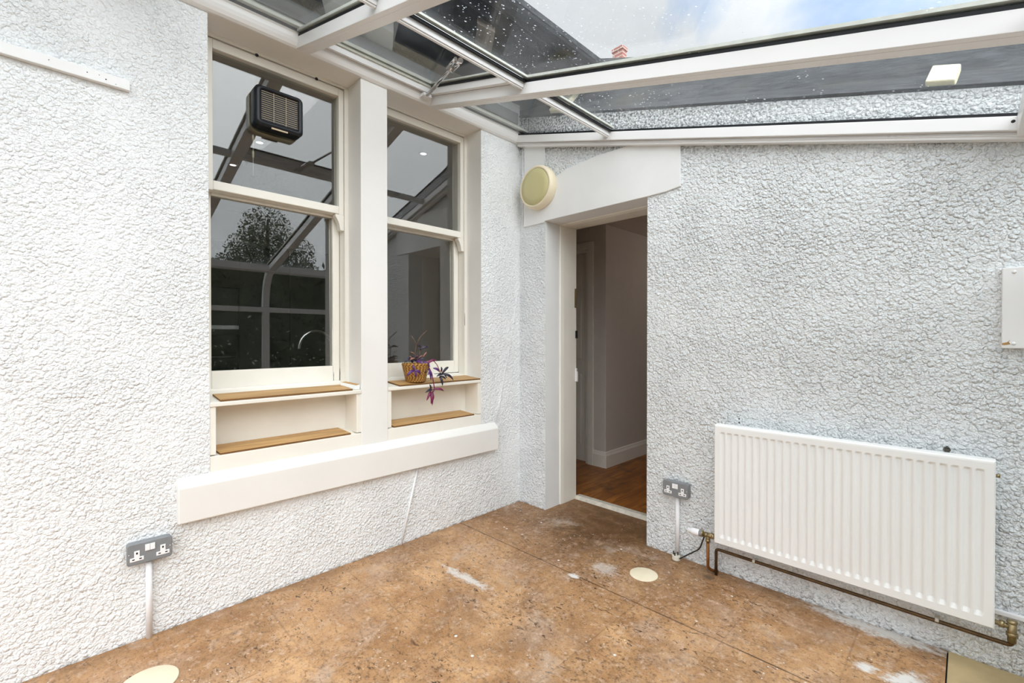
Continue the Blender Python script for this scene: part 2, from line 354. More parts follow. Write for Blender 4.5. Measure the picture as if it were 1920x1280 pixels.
# ------------------------------------------------------------------ mesh builder
class MB:
    def __init__(self): self.v = []; self.f = []; self.m = []; self.s = []
    def add(self, verts, faces, mi=0, smooth=False):
        o = len(self.v)
        self.v += [tuple(p) for p in verts]
        for f in faces:
            self.f.append(tuple(o + i for i in f)); self.m.append(mi); self.s.append(smooth)
        return self
    def box(self, x0, x1, y0, y1, z0, z1, mi=0):
        v = [(x0,y0,z0),(x1,y0,z0),(x1,y1,z0),(x0,y1,z0),(x0,y0,z1),(x1,y0,z1),(x1,y1,z1),(x0,y1,z1)]
        f = [(0,3,2,1),(4,5,6,7),(0,1,5,4),(1,2,6,5),(2,3,7,6),(3,0,4,7)]
        return self.add(v, f, mi)
    def boxm(self, x0, x1, y0, y1, z0, z1, mis):
        """mis = material per face in order -z,+z,-y,+x,+y,-x"""
        v = [(x0,y0,z0),(x1,y0,z0),(x1,y1,z0),(x0,y1,z0),(x0,y0,z1),(x1,y0,z1),(x1,y1,z1),(x0,y1,z1)]
        f = [(0,3,2,1),(4,5,6,7),(0,1,5,4),(1,2,6,5),(2,3,7,6),(3,0,4,7)]
        for q, mi in zip(f, mis): self.add([v[i] for i in q], [(0,1,2,3)], mi)
        return self
    def hexa(self, b, t, mi=0):
        """b, t: four bottom / top points (ccw seen from above)"""
        v = list(b) + list(t)
        return self.add(v, [(0,3,2,1),(4,5,6,7),(0,1,5,4),(1,2,6,5),(2,3,7,6),(3,0,4,7)], mi)
    def prism(self, poly, axis, a, b, mi=0, smooth=False):
        """poly: 2d outline; axis 'y' -> (x,z) outline, 'x' -> (y,z), 'z' -> (x,y)"""
        def P(p, w):
            return {'y': (p[0], w, p[1]), 'x': (w, p[0], p[1]), 'z': (p[0], p[1], w)}[axis]
        n = len(poly)
        v = [P(p, a) for p in poly] + [P(p, b) for p in poly]
        self.add(v, [tuple(range(n)), tuple(range(2*n-1, n-1, -1))], mi)
        self.add(v, [(i, n+i, n+(i+1) % n, (i+1) % n) for i in range(n)], mi, smooth)
        return self
    def tube(self, pts, r, n=12, mi=0, caps=True):
        pts = [Vector(p) for p in pts]; rs = r if isinstance(r, (list, tuple)) else [r]*len(pts)
        rings = []; up = None
        for i, p in enumerate(pts):
            d = (pts[min(i+1, len(pts)-1)] - pts[max(i-1, 0)]).normalized()
            if up is None:
                up = Vector((0,0,1)) if abs(d.z) < 0.9 else Vector((1,0,0))
            up = (up - d*up.dot(d)).normalized(); sd = d.cross(up)
            rings.append([p + (up*math.cos(a) + sd*math.sin(a))*rs[i] for a in [2*PI*k/n for k in range(n)]])
        v = [q for ring in rings for q in ring]; f = []
        for i in range(len(pts)-1):
            for k in range(n):
                f.append((i*n+k, i*n+(k+1) % n, (i+1)*n+(k+1) % n, (i+1)*n+k))
        self.add(v, f, mi, True)
        if caps:
            self.add(rings[0], [tuple(range(n-1, -1, -1))], mi); self.add(rings[-1], [tuple(range(n))], mi)
        return self
    def lathe(self, prof, origin, axis=(0,0,1), n=40, mi=0, smooth=True):
        """prof: list of (r, h) along the axis"""
        ax = Vector(axis).normalized(); o = Vector(origin)
        u = Vector((1,0,0)) if abs(ax.x) < 0.9 else Vector((0,1,0))
        u = (u - ax*u.dot(ax)).normalized(); w = ax.cross(u)
        v = []
        for r, h in prof:
            for k in range(n):
                a = 2*PI*k/n
                v.append(o + ax*h + (u*math.cos(a) + w*math.sin(a))*max(r, 1e-5))
        f = []
        for i in range(len(prof)-1):
            for k in range(n):
                f.append((i*n+k, i*n+(k+1) % n, (i+1)*n+(k+1) % n, (i+1)*n+k))
        return self.add(v, f, mi, smooth)
    def build(self, name, mats, parent=None, bevel=0.0, seg=2, weld=True):
        me = bpy.data.meshes.new(name); me.from_pydata(self.v, [], self.f)
        if not isinstance(mats, (list, tuple)): mats = [mats]
        for m in mats: me.materials.append(M[m])
        for p, mi, s in zip(me.polygons, self.m, self.s): p.material_index = mi; p.use_smooth = s
        bm = bmesh.new(); bm.from_mesh(me)
        if weld: bmesh.ops.remove_doubles(bm, verts=bm.verts, dist=1e-5)
        bmesh.ops.recalc_face_normals(bm, faces=bm.faces); bm.to_mesh(me); bm.free()
        o = bpy.data.objects.new(name, me); COL.objects.link(o)
        if bevel:
            b = o.modifiers.new('bevel', 'BEVEL'); b.width = bevel; b.segments = seg; b.limit_method = 'ANGLE'; b.angle_limit = math.radians(40)
        if parent is not None:
            o.parent = parent
            if parent.type == 'EMPTY' and not parent.get('_w'):
                pass
        return o

def world_parent(o, p):
    """parent without moving: geometry was written in world coordinates"""
    o.parent = p
    loc, rot = Vector((0,0,0)), Matrix.Identity(4)
    q = p
    m = Matrix.Identity(4)
    while q is not None:
        m = q.matrix_parent_inverse @ q.matrix_basis @ m; q = q.parent
    o.matrix_parent_inverse = m.inverted()
    return o

def part(mb, name, mats, parent, **kw):
    """a part whose mesh is written in world coordinates, parented to a thing"""
    label = kw.pop('label', None)
    o = mb.build(name, mats, None, **kw)
    world_parent(o, parent)
    if label: o['label'] = label
    return o

def thing(name, label, cat, loc=(0,0,0), rz=0.0, group=None, kind=None):
    o = bpy.data.objects.new(name, None); COL.objects.link(o)
    o.empty_display_size = 0.05
    o.location = loc; o.rotation_euler = (0,0,rz)
    tag(o, label, cat, group, kind); return o
def tag(o, label, cat, group=None, kind=None):
    o['label'] = label; o['category'] = cat
    if group: o['group'] = group
    if kind: o['kind'] = kind
    return o
def structure(o, label, cat): return tag(o, label, cat, None, 'structure')
def copy_tree(o, parent=None):
    c = o.copy(); COL.objects.link(c)
    if parent is not None: c.parent = parent
    for ch in list(o.children): copy_tree(ch, c)
    return c

def fillet(pts, r, n=6):
    """round the corners of a polyline"""
    out = [Vector(pts[0])]
    for i in range(1, len(pts)-1):
        p = Vector(pts[i]); a = (Vector(pts[i-1])-p).normalized(); b = (Vector(pts[i+1])-p).normalized()
        p0, p1 = p + a*r, p + b*r
        for k in range(n+1):
            s = k/n; out.append(p0*(1-s)**2 + p*2*s*(1-s) + p1*s*s)
    out.append(Vector(pts[-1])); return out

# ------------------------------------------------------------------ key dimensions
SL = 0.284                               # fall of the glass roof per metre
def rz(x): return 2.757 - SL*x           # underside of the rafters
WIN = [(-2.05, -1.308), (-1.139, -0.397)]
ZS, ZT = 0.648, 2.755                    # window opening
RAFT = [-0.03, -0.812, -1.632, -2.452, -3.272, -4.092]

# ------------------------------------------------------------------ left wall with the two window openings
w = MB()
CAST, SM = 0, 1
XB = -0.30
def wallA(y0, y1, z0, z1, ny=CAST, py=CAST, nz=CAST, pz=CAST):
    w.boxm(XB, 0.0, y0, y1, z0, z1, (nz, pz, ny, CAST, py, SM))
wallA(-4.3, WIN[0][0], 0, 3.06, py=SM)
wallA(WIN[0][0], WIN[1][1], 0, ZS, pz=SM)
wallA(WIN[0][0], WIN[1][1], ZT, 2.90, nz=SM)
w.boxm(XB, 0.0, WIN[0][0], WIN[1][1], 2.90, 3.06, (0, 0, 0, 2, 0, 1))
wallA(WIN[1][1], 0.0, 0, 3.06, ny=SM)
wl = w.build('wall_left', ['cast_left', 'plaster', 'cast_shaded'], weld=False)
structure(wl, 'white painted roughcast wall with two tall sash windows', 'wall')
mull = MB().box(-0.28, 0.0, WIN[0][1], WIN[1][0], ZS, ZT).build('trim_1', 'plaster', bevel=0.004)
structure(mull, 'smooth off-white pillar between the two sash windows', 'trim')
s = MB().prism([(-0.01, 0.452), (0.040, 0.456), (0.042, 0.612), (0.0, 0.650), (-0.01, 0.655)], 'y', -2.176, -0.263)
sill = s.build('trim_2', 'plaster', bevel=0.005)
structure(sill, 'thick off-white projecting stone sill below both windows', 'sill')

# ------------------------------------------------------------------ right wall with doorway
DX0, DX1, DZ = 0.262, 1.078, 2.125
def ztop(x): return 2.965 - 0.29*x if x > 0 else 2.965
w = MB()
def wallB(x0, x1, z0, side_m=0, bot=0):
    a = [(x0, z0), (x1, z0), (x1, ztop(x1)), (x0, ztop(x0))]
    P = lambda p, y: (p[0], y, p[1])
    y0, y1 = 0.0, 0.36
    w.add([P(a[0],y0),P(a[1],y0),P(a[2],y0),P(a[3],y0)], [(0,1,2,3)], 0)
    w.add([P(p,y1) for p in a], [(3,2,1,0)], 2)
    w.add([P(a[0],y0),P(a[3],y0),P(a[3],y1),P(a[0],y1)], [(0,1,2,3)], side_m)
    w.add([P(a[1],y0),P(a[1],y1),P(a[2],y1),P(a[2],y0)], [(0,1,2,3)], side_m)
    w.add([P(a[3],y0),P(a[2],y0),P(a[2],y1),P(a[3],y1)], [(0,1,2,3)], 0)
    w.add([P(a[0],y0),P(a[0],y1),P(a[1],y1),P(a[1],y0)], [(0,1,2,3)], bot)
wallB(0.0, DX0, 0.0, 1)
wallB(DX0, DX1, DZ, 1, 1)
wallB(DX1, 3.1, 0.0, 1)
w.box(-3.7, 0.0, 0.0, 0.36, 0.0, 2.95, 2)
wr = w.build('wall_right', ['cast_right', 'patch', 'hallwall'], weld=False)
structure(wr, 'coarse white roughcast wall with the open doorway and radiator', 'wall')
# smooth rendered patch over the door
pp = [(0.05, 2.115), (DX0, 2.115), (DX0, DZ), (DX1, DZ), (1.20, 2.128), (1.289, 2.140), (1.288, 2.395), (1.0, 2.47), (0.72, 2.475), (0.46, 2.452), (0.36, 2.42), (0.20, 2.40), (0.05, 2.40)]
pm = MB().prism(pp, 'y', 0.0, -0.010)
po = pm.build('plaster_patch', 'patch', bevel=0.003); world_parent(po, wr); po['label'] = 'smooth white rendered patch above the doorway'
# open joint strips (wall is patched smooth at the lamp)
strip = MB().box(0.05, 0.26, -0.004, 0.0, 2.40, 2.72).build('render_strip', 'patch'); world_parent(strip, wr)
strip['label'] = 'smooth render strip behind the round lamp'

# floor
fl = MB()
fl.box(0.0, 2.409, -4.3, 0.0, -0.12, 0.0, 0)
fl.box(2.414, 2.90, -4.3, 0.0, -0.12, 0.001, 1)
fl.box(2.405, 2.42, -4.3, 0.0, -0.12, -0.008, 2)
fl.box(DX0, DX1, 0.0, 0.345, -0.12, 0.0, 0)
structure(fl.build('floor', ['floor', 'stone', 'slot'], weld=False), 'stained brown tiled concrete floor with paint marks', 'floor')

# ------------------------------------------------------------------ hall behind the doorway
structure(MB().box(-1.5, 1.5, 0.36, 3.6, -0.10, 0.018).build('floor_hall', 'hallfloor'), 'worn dark-stained wooden floor seen through the doorway', 'floor')
structure(MB().box(-1.5, 1.5, 0.36, 3.6, 2.36, 2.44).build('ceiling_hall', 'hallwall'), 'dim hall ceiling beyond the doorway', 'ceiling')
hw = MB()
hw.box(-0.20, 0.0, 1.19, 3.6, 0.018, 2.36)
hw.box(-1.5, -0.20, 1.19, 1.30, 2.15, 2.36)
hw.box(-1.5, -1.02, 1.19, 1.30, 0.018, 2.15)
structure(hw.build('wall_hall_left', 'hallwall', bevel=0.004), 'pale hall wall with an outside corner beyond the doorway', 'wall')
structure(MB().box(1.36, 1.5, 0.36, 3.6, 0.018, 2.36).build('wall_hall_right', 'hallwall'), 'right hall wall hidden behind the door reveal', 'wall')
structure(MB().box(0.0, 1.36, 3.5, 3.6, 0.018, 2.36).build('wall_hall_back', 'hallwall'), 'far end wall of the hall', 'wall')
structure(MB().box(-1.6, -1.5, 0.36, 1.30, 0.018, 2.36).build('wall_hall_end', 'hallwall'), 'left end wall of the hall', 'wall')
sk = MB()
prof = [(0.0, 0.018), (0.018, 0.018), (0.018, 0.135), (0.012, 0.150), (0.009, 0.168), (0.0, 0.172)]
sk.prism([(x, z) for x, z in prof], 'y', 1.172, 3.5)
sk.prism([(1.19 - x, z) for x, z in prof], 'x', -0.135, 0.0)
structure(sk.build('baseboard_hall', 'cream', bevel=0.001), 'white moulded skirting board round the hall corner', 'skirting board')
d2 = thing('door_2', 'inner hall door and architrave in shadow beyond the doorway', 'door', (-0.55, 1.19, 0.018), kind='structure')
a = MB()
a.prism([(-0.20, 0.018), (-0.135, 0.018), (-0.135, 2.215), (-1.085, 2.215), (-1.085, 0.018), (-1.02, 0.018), (-1.02, 2.15), (-0.20, 2.15)], 'y', 1.168, 1.19)
part(a, 'architrave', 'cream', d2, bevel=0.004)
part(MB().box(-0.235, -0.20, 1.19, 1.30, 0.018, 2.15).box(-1.02, -0.985, 1.19, 1.30, 0.018, 2.15).box(-0.985, -0.235, 1.19, 1.30, 2.115, 2.15), 'jamb', 'cream', d2, bevel=0.002)
lf = MB().box(-0.985, -0.235, 1.235, 1.275, 0.022, 2.113)
for zz in ((0.20, 0.90), (1.05, 1.95)):
    for xx in ((-0.90, -0.66), (-0.56, -0.32)):
        lf.box(xx[0], xx[1], 1.228, 1.236, zz[0], zz[1])
part(lf, 'door_leaf', 'cream', d2, bevel=0.004)

# door frame in the main doorway
d1 = thing('door_1', 'white painted door frame of the open doorway', 'door', (0.67, 0.36, 0.0), kind='structure')
jm = MB()
jm.prism([(DX0-0.03, 0.165), (DX0+0.010, 0.165), (DX0+0.014, 0.200), (DX0+0.012, 0.36), (DX0-0.03, 0.36)], 'z', 0.0, DZ)
part(jm, 'jamb', 'cream', d1, bevel=0.003)
jm = MB()
jm.prism([(DX1+0.03, 0.165), (DX1-0.010, 0.165), (DX1-0.014, 0.200), (DX1-0.012, 0.36), (DX1+0.03, 0.36)], 'z', 0.0, DZ)
part(jm, 'jamb', 'cream', d1, bevel=0.003)
hd = MB().prism([(0.165, DZ+0.03), (0.165, DZ-0.004), (0.20, DZ-0.010), (0.36, DZ-0.004), (0.36, DZ+0.03)], 'x', DX0+0.012, DX1-0.012)
part(hd, 'door_head', 'cream', d1, bevel=0.003)
part(MB().prism([(0.34, 0.0), (0.345, 0.016), (0.36, 0.026), (0.40, 0.026), (0.41, 0.018), (0.41, 0.0)], 'x', DX0+0.012, DX1-0.012), 'threshold', 'grime_white', d1, bevel=0.002, label='scuffed white threshold strip')
part(MB().box(DX0+0.011, DX0+0.0145, 0.335, 0.356, 1.505, 1.655), 'hinge', 'brass', d1, label='brass hinge plate')
part(MB().box(DX0+0.011, DX0+0.022, 0.345, 0.362, 1.266, 1.325), 'latch_keep', 'slot', d1, label='dark metal latch keep')
k = MB().box(DX0+0.011, DX0+0.0255, 0.345, 0.365, 0.925, 1.005).box(DX0+0.011, DX0+0.020, 0.345, 0.362, 1.005, 1.03)
part(k, 'lock_keep', 'white_plastic', d1, bevel=0.002)

# ------------------------------------------------------------------ sash windows
def make_window(idx, y0, y1, label):
    T = thing('window_%d' % idx, label, 'window', (-0.16, (y0+y1)/2, ZS), kind='structure')
    xf = -0.158
    f = MB()
    f.box(-0.30, xf, y0-0.03, y0+0.022, 0.97, ZT+0.03)
    f.box(-0.30, xf, y1-0.022, y1+0.03, 0.97, ZT+0.03)
    f.box(-0.30, xf, y0+0.022, y1-0.022, ZT-0.0145, ZT+0.03)
    # parting bead lines
    part(f, 'window_frame', 'cream', T, bevel=0.003)
    a, b = y0+0.024, y1-0.024
    gu0, gu1 = a+0.030, b-0.030
    # upper sash
    u = MB()
    x0, x1 = -0.222, -0.165
    u.box(x0, x1, a, gu0, 1.995, 2.7335).box(x0, x1, gu1, b, 1.995, 2.7335)
    u.box(x0, x1, gu0, gu1, 2.690, 2.7335)
    u.box(x0-0.003, x1, gu0, gu1, 1.999, 2.044)
    us = part(u, 'upper_sash', 'cream', T, bevel=0.004)
    for side in (1,):
        yy = (a, a+0.052) if side == 0 else (b, b-0.052)
        sgn = 1 if side == 0 else -1
        pr = [(yy[0], 1.996), (yy[1], 1.996), (yy[1]-sgn*0.002, 1.982), (yy[1]-sgn*0.013, 1.965), (yy[1]-sgn*0.024, 1.940), (yy[1]-sgn*0.028, 1.918), (yy[1]-sgn*0.029, 1.905), (yy[0], 1.903)]
        part(MB().prism(pr, 'x', -0.205, x1), 'sash_horn', 'cream', us, bevel=0.002)
    part(MB().box(-0.199, -0.195, gu0-0.004, gu1+0.004, 2.04, 2.694), 'pane', 'glass', us)
    # lower sash
    l = MB(); x0, x1 = -0.275, -0.228
    gl0, gl1 = a+0.032, b-0.041
    l.box(x0, x1, a, gl0, 1.012, 2.040).box(x0, x1, gl1, b, 1.012, 2.040)
    l.box(x0, x1, gl0, gl1, 1.012, 1.102).box(x0, x1, gl0, gl1, 1.985, 2.040)
    ls = part(l, 'lower_sash', 'cream', T, bevel=0.004)
    part(MB().box(-0.248, -0.244, gl0-0.005, gl1+0.005, 1.097, 1.99), 'pane', 'glass', ls)
    if idx == 1:
        part(MB().prism([(-1.3712, 1.0135), (-1.3690, 1.0135), (-1.3698, 1.03), (-1.3688, 1.045), (-1.3700, 1.066), (-1.3708, 1.045)], 'x', -0.229, -0.2265), 'paint_crack', 'slot', ls, label='dark crack in the paint of the bottom rail')
        part(MB().prism([(-1.3340, 1.0135), (-1.3320, 1.0135), (-1.3325, 1.04), (-1.3310, 1.055), (-1.3318, 1.086), (-1.3330, 1.06)], 'x', -0.229, -0.2265), 'paint_crack', 'slot', ls, label='dark crack in the paint of the bottom rail')
        for yb in (-1.80, -1.493):
            part(MB().lathe([(0.0, 0.0), (0.007, 0.001), (0.0085, 0.005), (0.006, 0.009), (0.0, 0.010)], (-0.164, yb, 2.7365), (1,0,0), 14), 'sash_stop', 'slot', T, label='small black stop above the upper sash')
    else:
        part(MB().box(-0.229, -0.2265, -0.64, y1-0.024, 1.0125, 1.0150), 'sash_gap', 'slot', ls, label='dark gap under the bottom rail')
        part(MB().prism([(-0.4185, 1.36), (-0.4170, 1.36), (-0.4168, 1.40), (-0.4174, 1.452), (-0.4184, 1.41)], 'x', -0.159, -0.1572), 'paint_crack', 'slot', T, label='dark crack down the frame edge')
    # sloping timber cill, alcove under it
    c = MB().prism([(-0.30, 0.951), (0.003, 0.951), (0.004, 0.970), (-0.222, 1.003), (-0.23, 1.013), (-0.30, 1.014)], 'y', y0+0.001, y1-0.001)
    part(c, 'cill_board', 'cream', T, bevel=0.003)
    part(MB().box(-0.17, -0.148, y0, y1, ZS, 0.951), 'alcove_back', 'cream', T)
    part(MB().box(-0.148, -0.004, y0, y0+0.026, 0.728, 0.951), 'alcove_side', 'cream', T, bevel=0.002)
    part(MB().box(-0.148, -0.004, y1-0.027, y1, 0.728, 0.951), 'alcove_side', 'cream', T, bevel=0.002)
    part(MB().prism([(-0.148, ZS), (-0.003, ZS), (-0.003, 0.722), (-0.148, 0.736)], 'y', y0, y1), 'alcove_base', 'cream', T, bevel=0.003)
    return T
W1 = make_window(1, *WIN[0], 'left tall sash window with extractor fan in its upper pane')
W2 = make_window(2, *WIN[1], 'right tall sash window above the potted purple plant')

# oak-effect boards on the cills and in the alcoves
def plank(pb, pf, label):
    """pb/pf: (y_left, y_right, x, z) of the back and front edge (underside)"""
    t_ = 0.009
    b = [(pb[2], pb[0], pb[3]), (pf[2], pf[0], pf[3]), (pf[2], pf[1], pf[3]), (pb[2], pb[1], pb[3])]
    t = [(x, y, z+t_) for x, y, z in b]
    m = MB()
    v = b + t
    m.add(v, [(4,5,6,7)], 0); m.add(v, [(0,3,2,1),(0,1,5,4),(1,2,6,5),(2,3,7,6),(3,0,4,7)], 1)
    o = m.build('shelf_board', ['oak', 'oak_edge'])
    return tag(o, label, 'shelf board', 'oak boards in the window alcoves')
def cz(x): return 0.970 + (0.004-x)*0.030/0.209 + 0.0005
def az(x): return 0.722 + (-0.003-x)*0.014/0.145 + 0.0005
plank((-2.012, -1.376, -0.125, cz(-0.125)), (-2.006, -1.359, -0.004, cz(-0.004)), 'upper oak board below the left sash window, nearest the camera')
plank((-2.022, -1.382, -0.146, az(-0.146)), (-2.008, -1.369, -0.006, az(-0.006)), 'lower oak board in the alcove under the left window')
plank((-1.075, -0.440, -0.125, cz(-0.125)), (-1.058, -0.405, 0.000, cz(0.0)), 'upper oak board under the basket pot')
plank((-1.111, -0.470, -0.146, az(-0.146)), (-1.094, -0.456, -0.006, az(-0.006)), 'lower oak board in the alcove under the right window')
# offcut leaning in the corner of the left cill
oc = MB()
b = [(-0.105, -1.372, 0.992), (-0.098, -1.346, 0.990), (-0.012, -1.318, 0.977), (-0.012, -1.345, 0.978)]
t = [(-0.105, -1.379, 1.008), (-0.098, -1.355, 1.012), (-0.012, -1.313, 1.004), (-0.012, -1.338, 1.000)]
oc.hexa([(-0.11,-1.385,0.9885),(-0.012,-1.342,0.9745),(-0.012,-1.314,0.9745),(-0.11,-1.357,0.9885)],
        [(-0.11,-1.377,1.012),(-0.012,-1.334,0.998),(-0.012,-1.310,1.002),(-0.11,-1.351,1.016)], 0)
o = oc.build('wood_offcut', ['foil'])
o.data.materials.append(M['oak'])
for p in o.data.polygons:
    if p.normal.z > 0.6: p.material_index = 1
tag(o, 'short white-edged oak offcut lying at the right end of the left window cill', 'offcut')

# ------------------------------------------------------------------ extractor fan
F = thing('extractor_fan', 'black square extractor fan set in the left upper window pane', 'fan', (-0.18, -1.70, 2.36))
fy0, fy1, fz0, fz1 = -1.822, -1.583, 2.362, 2.572
def rrect(y0, y1, z0, z1, r, n=6):
    out = []
    for cy, cz_, a0 in ((y1-r, z0+r, -PI/2), (y1-r, z1-r, 0), (y0+r, z1-r, PI/2), (y0+r, z0+r, PI)):
        for k in range(n+1):
            a = a0 + PI/2*k/n; out.append((cy + r*math.cos(a), cz_ + r*math.sin(a)))
    return out
def loft(mb, loops, mi=0, cap=True, smooth=True):
    n = len(loops[0]); v = [p for lp in loops for p in lp]; f = []
    for i in range(len(loops)-1):
        for k in range(n): f.append((i*n+k, i*n+(k+1) % n, (i+1)*n+(k+1) % n, (i+1)*n+k))
    mb.add(v, f, mi, smooth)
    if cap: mb.add(loops[-1], [tuple(range(n))], mi)
    return mb
def L3(poly, x): return [(x, p[0], p[1]) for p in poly]
bz = MB()
loft(bz, [L3(rrect(fy0, fy1, fz0, fz1, 0.026), -0.182), L3(rrect(fy0, fy1, fz0, fz1, 0.026), -0.124), L3(rrect(fy0+0.006, fy1-0.006, fz0+0.006, fz1-0.006, 0.024), -0.112),
          L3(rrect(fy0+0.016, fy1-0.016, fz0+0.016, fz1-0.016, 0.018), -0.107), L3(rrect(fy0+0.026, fy1-0.026, fz0+0.028, fz1-0.022, 0.010), -0.112),
          L3(rrect(fy0+0.029, fy1-0.029, fz0+0.031, fz1-0.025, 0.008), -0.128)], cap=True)
part(bz, 'housing', 'black_plastic', F)
gr = MB()
ys0, ys1 = fy0+0.030, fy1-0.030; zs0, zs1 = fz0+0.032, fz1-0.026
nsl = 14
for i in range(nsl):
    zc = zs0 + (i+0.5)*(zs1-zs0)/nsl
    gr.prism([(-0.1150, zc-0.0009), (-0.114, zc-0.0009), (-0.114, zc+0.0009), (-0.1150, zc+0.0009)], 'y', ys0, ys1)
for yy in (ys0+0.33*(ys1-ys0), ys0+0.67*(ys1-ys0)): gr.box(-0.118, -0.1150, yy-0.0008, yy+0.0008, zs0, zs1)
part(gr, 'louvre_grille', 'louvre', F, label='beige louvre slats behind the black surround')
part(MB().box(-0.118, -0.112, -1.745, -1.665, fz0-0.003, fz0+0.004), 'lower_clip', 'louvre', F)
bk = MB(); loft(bk, [L3(rrect(fy0-0.004, fy1+0.004, fz0-0.004, fz1+0.004, 0.045), -0.2005), L3(rrect(fy0-0.004, fy1+0.004, fz0-0.004, fz1+0.004, 0.045), -0.262)])
part(bk, 'indoor_housing', 'ivory', F, label='ivory inner casing seen behind the glass')
cd = MB().tube([(-0.23, -1.800, 2.345), (-0.23, -1.800, 2.13)], 0.0012, 6)
cd.tube([(-0.23, -1.800, 2.345), (-0.23, -1.800, 2.315)], 0.005, 8).tube([(-0.23, -1.800, 2.26), (-0.23, -1.800, 2.225)], 0.005, 8)
part(cd, 'pull_cord', 'ivory', F)

# ------------------------------------------------------------------ potted plant
PX, PY, PZ = -0.055, -0.908, cz(-0.055)+0.0095
Pt = thing('potted_plant', 'trailing purple plant in a woven basket pot on the right window cill', 'plant', (PX, PY, PZ))
pot = MB()
prof = [(0.0, 0.0), (0.060, 0.0)]
rows = 12
for i in range(rows):
    for kk in range(4):
        s_ = (i + kk/4)/rows
        prof.append((0.061 + 0.026*s_ + 0.0030*math.sin(PI*kk/4*1.0), 0.002 + 0.113*s_))
prof += [(0.0875, 0.115), (0.086, 0.119), (0.082, 0.117), (0.080, 0.10), (0.078, 0.085)]
pot.lathe(prof, (0,0,0), n=48)
po = pot.build('basket_pot', 'basket', Pt)
sd = MB().lathe([(0.079, 0.095), (0.06, 0.102), (0.03, 0.106), (0.0, 0.104)], (0,0,0), n=24); sd.build('soil', 'soil', Pt)
LEAVES = [(0.03,-0.977,1.068,0.03,-1.031,1.032,'p'),(0.03,-0.977,1.068,0.03,-0.927,1.039,'p'),(0.03,-0.973,1.065,0.03,-0.962,1.021,'p'),(0.02,-0.981,1.101,0.03,-0.973,1.061,'p'),
 (0.0,-0.894,1.117,0.02,-0.85,1.081,'p'),(0.0,-0.85,1.074,0.01,-0.837,0.994,'p'),(0.01,-0.844,1.054,0.02,-0.869,1.028,'p'),(0.0,-0.866,1.102,0.0,-0.787,1.12,'m'),(-0.03,-0.841,1.093,-0.03,-0.782,1.122,'s'),
 (-0.06,-0.874,1.194,-0.06,-0.804,1.203,'d'),(-0.06,-0.87,1.204,-0.06,-0.89,1.229,'d'),(-0.06,-0.886,1.204,-0.06,-0.866,1.187,'d'),(-0.05,-0.913,1.136,-0.05,-0.965,1.124,'s'),(-0.05,-0.889,1.149,-0.05,-0.925,1.137,'d'),
 (0.02,-0.755,1.035,0.02,-0.702,1.075,'d'),(0.02,-0.755,1.032,0.03,-0.671,0.984,'d'),(0.02,-0.759,1.043,0.02,-0.763,1.081,'d'),(0.02,-0.75,1.028,0.03,-0.81,1.018,'d'),(0.02,-0.776,1.019,0.03,-0.733,0.996,'d'),
 (0.02,-0.776,1.016,0.03,-0.759,0.955,'d'),(0.02,-0.793,1.058,0.02,-0.755,1.039,'s'),(0.02,-0.737,1.024,0.03,-0.724,1.002,'d'),(0.02,-0.826,1.074,0.02,-0.78,1.047,'p'),
 (0.02,-0.831,0.933,0.03,-0.896,0.921,'d'),(0.02,-0.827,0.936,0.03,-0.75,0.919,'m'),(0.02,-0.843,0.927,0.03,-0.884,0.869,'m'),(0.02,-0.839,0.92,0.02,-0.827,0.864,'m'),(0.02,-0.847,0.91,0.02,-0.835,0.834,'m'),
 (0.02,-0.843,0.937,0.02,-0.855,0.973,'d'),(0.02,-0.831,0.926,0.03,-0.852,0.846,'m'),(-0.05,-0.949,1.138,-0.05,-0.996,1.112,'d'),(-0.06,-0.85,1.141,-0.06,-0.82,1.175,'s'),(-0.08,-0.898,1.159,-0.08,-0.93,1.177,'s'),
 (0.0,-0.874,1.082,0.02,-0.886,1.042,'d'),(-0.04,-0.92,1.115,0.02,-0.90,1.10,'p'),(-0.05,-0.94,1.11,0.0,-0.96,1.115,'d'),(-0.05,-0.90,1.13,-0.02,-0.86,1.125,'d'),(-0.06,-0.90,1.12,-0.10,-0.93,1.14,'d'),
 (-0.05,-0.90,1.14,-0.02,-0.93,1.15,'m'),(-0.06,-0.87,1.12,-0.10,-0.83,1.13,'p')]
LM = {'p': 'leaf_purple', 'd': 'leaf_dark', 'm': 'leaf_magenta', 's': 'stem'}
for q in LEAVES:
    a = Vector(q[:3]); b = Vector(q[3:6]); d = b-a; Ln = d.length
    nrm = Vector((1.0, -0.35, 0.35)); nrm = (nrm - d*nrm.dot(d)/d.dot(d)).normalized()
    sd_ = d.normalized().cross(nrm)
    wd = min(0.0085, Ln*0.15)*(0.6 if q[6] == 's' else 1.0)
    v = []; f = []
    ns = 7
    for i in range(ns+1):
        s_ = i/ns
        c = a + d*s_ + nrm*(0.16*Ln*math.sin(PI*s_*0.9)) + Vector((0, 0, 0.10*Ln*math.sin(PI*s_)))
        ww = wd*(math.sin(PI*min(1.0, s_*0.92+0.08))**0.7)
        if i == ns: ww = 0.0004
        v += [c - sd_*ww + nrm*ww*0.45, c, c + sd_*ww + nrm*ww*0.45]
    for i in range(ns):
        f += [(3*i, 3*i+1, 3*i+4, 3*i+3), (3*i+1, 3*i+2, 3*i+5, 3*i+4)]
    lf = MB().add(v, f, 0, True)
    o = lf.build('leaf', LM[q[6]]); world_parent(o, Pt)
    sm = o.modifiers.new('thick', 'SOLIDIFY'); sm.thickness = 0.0008
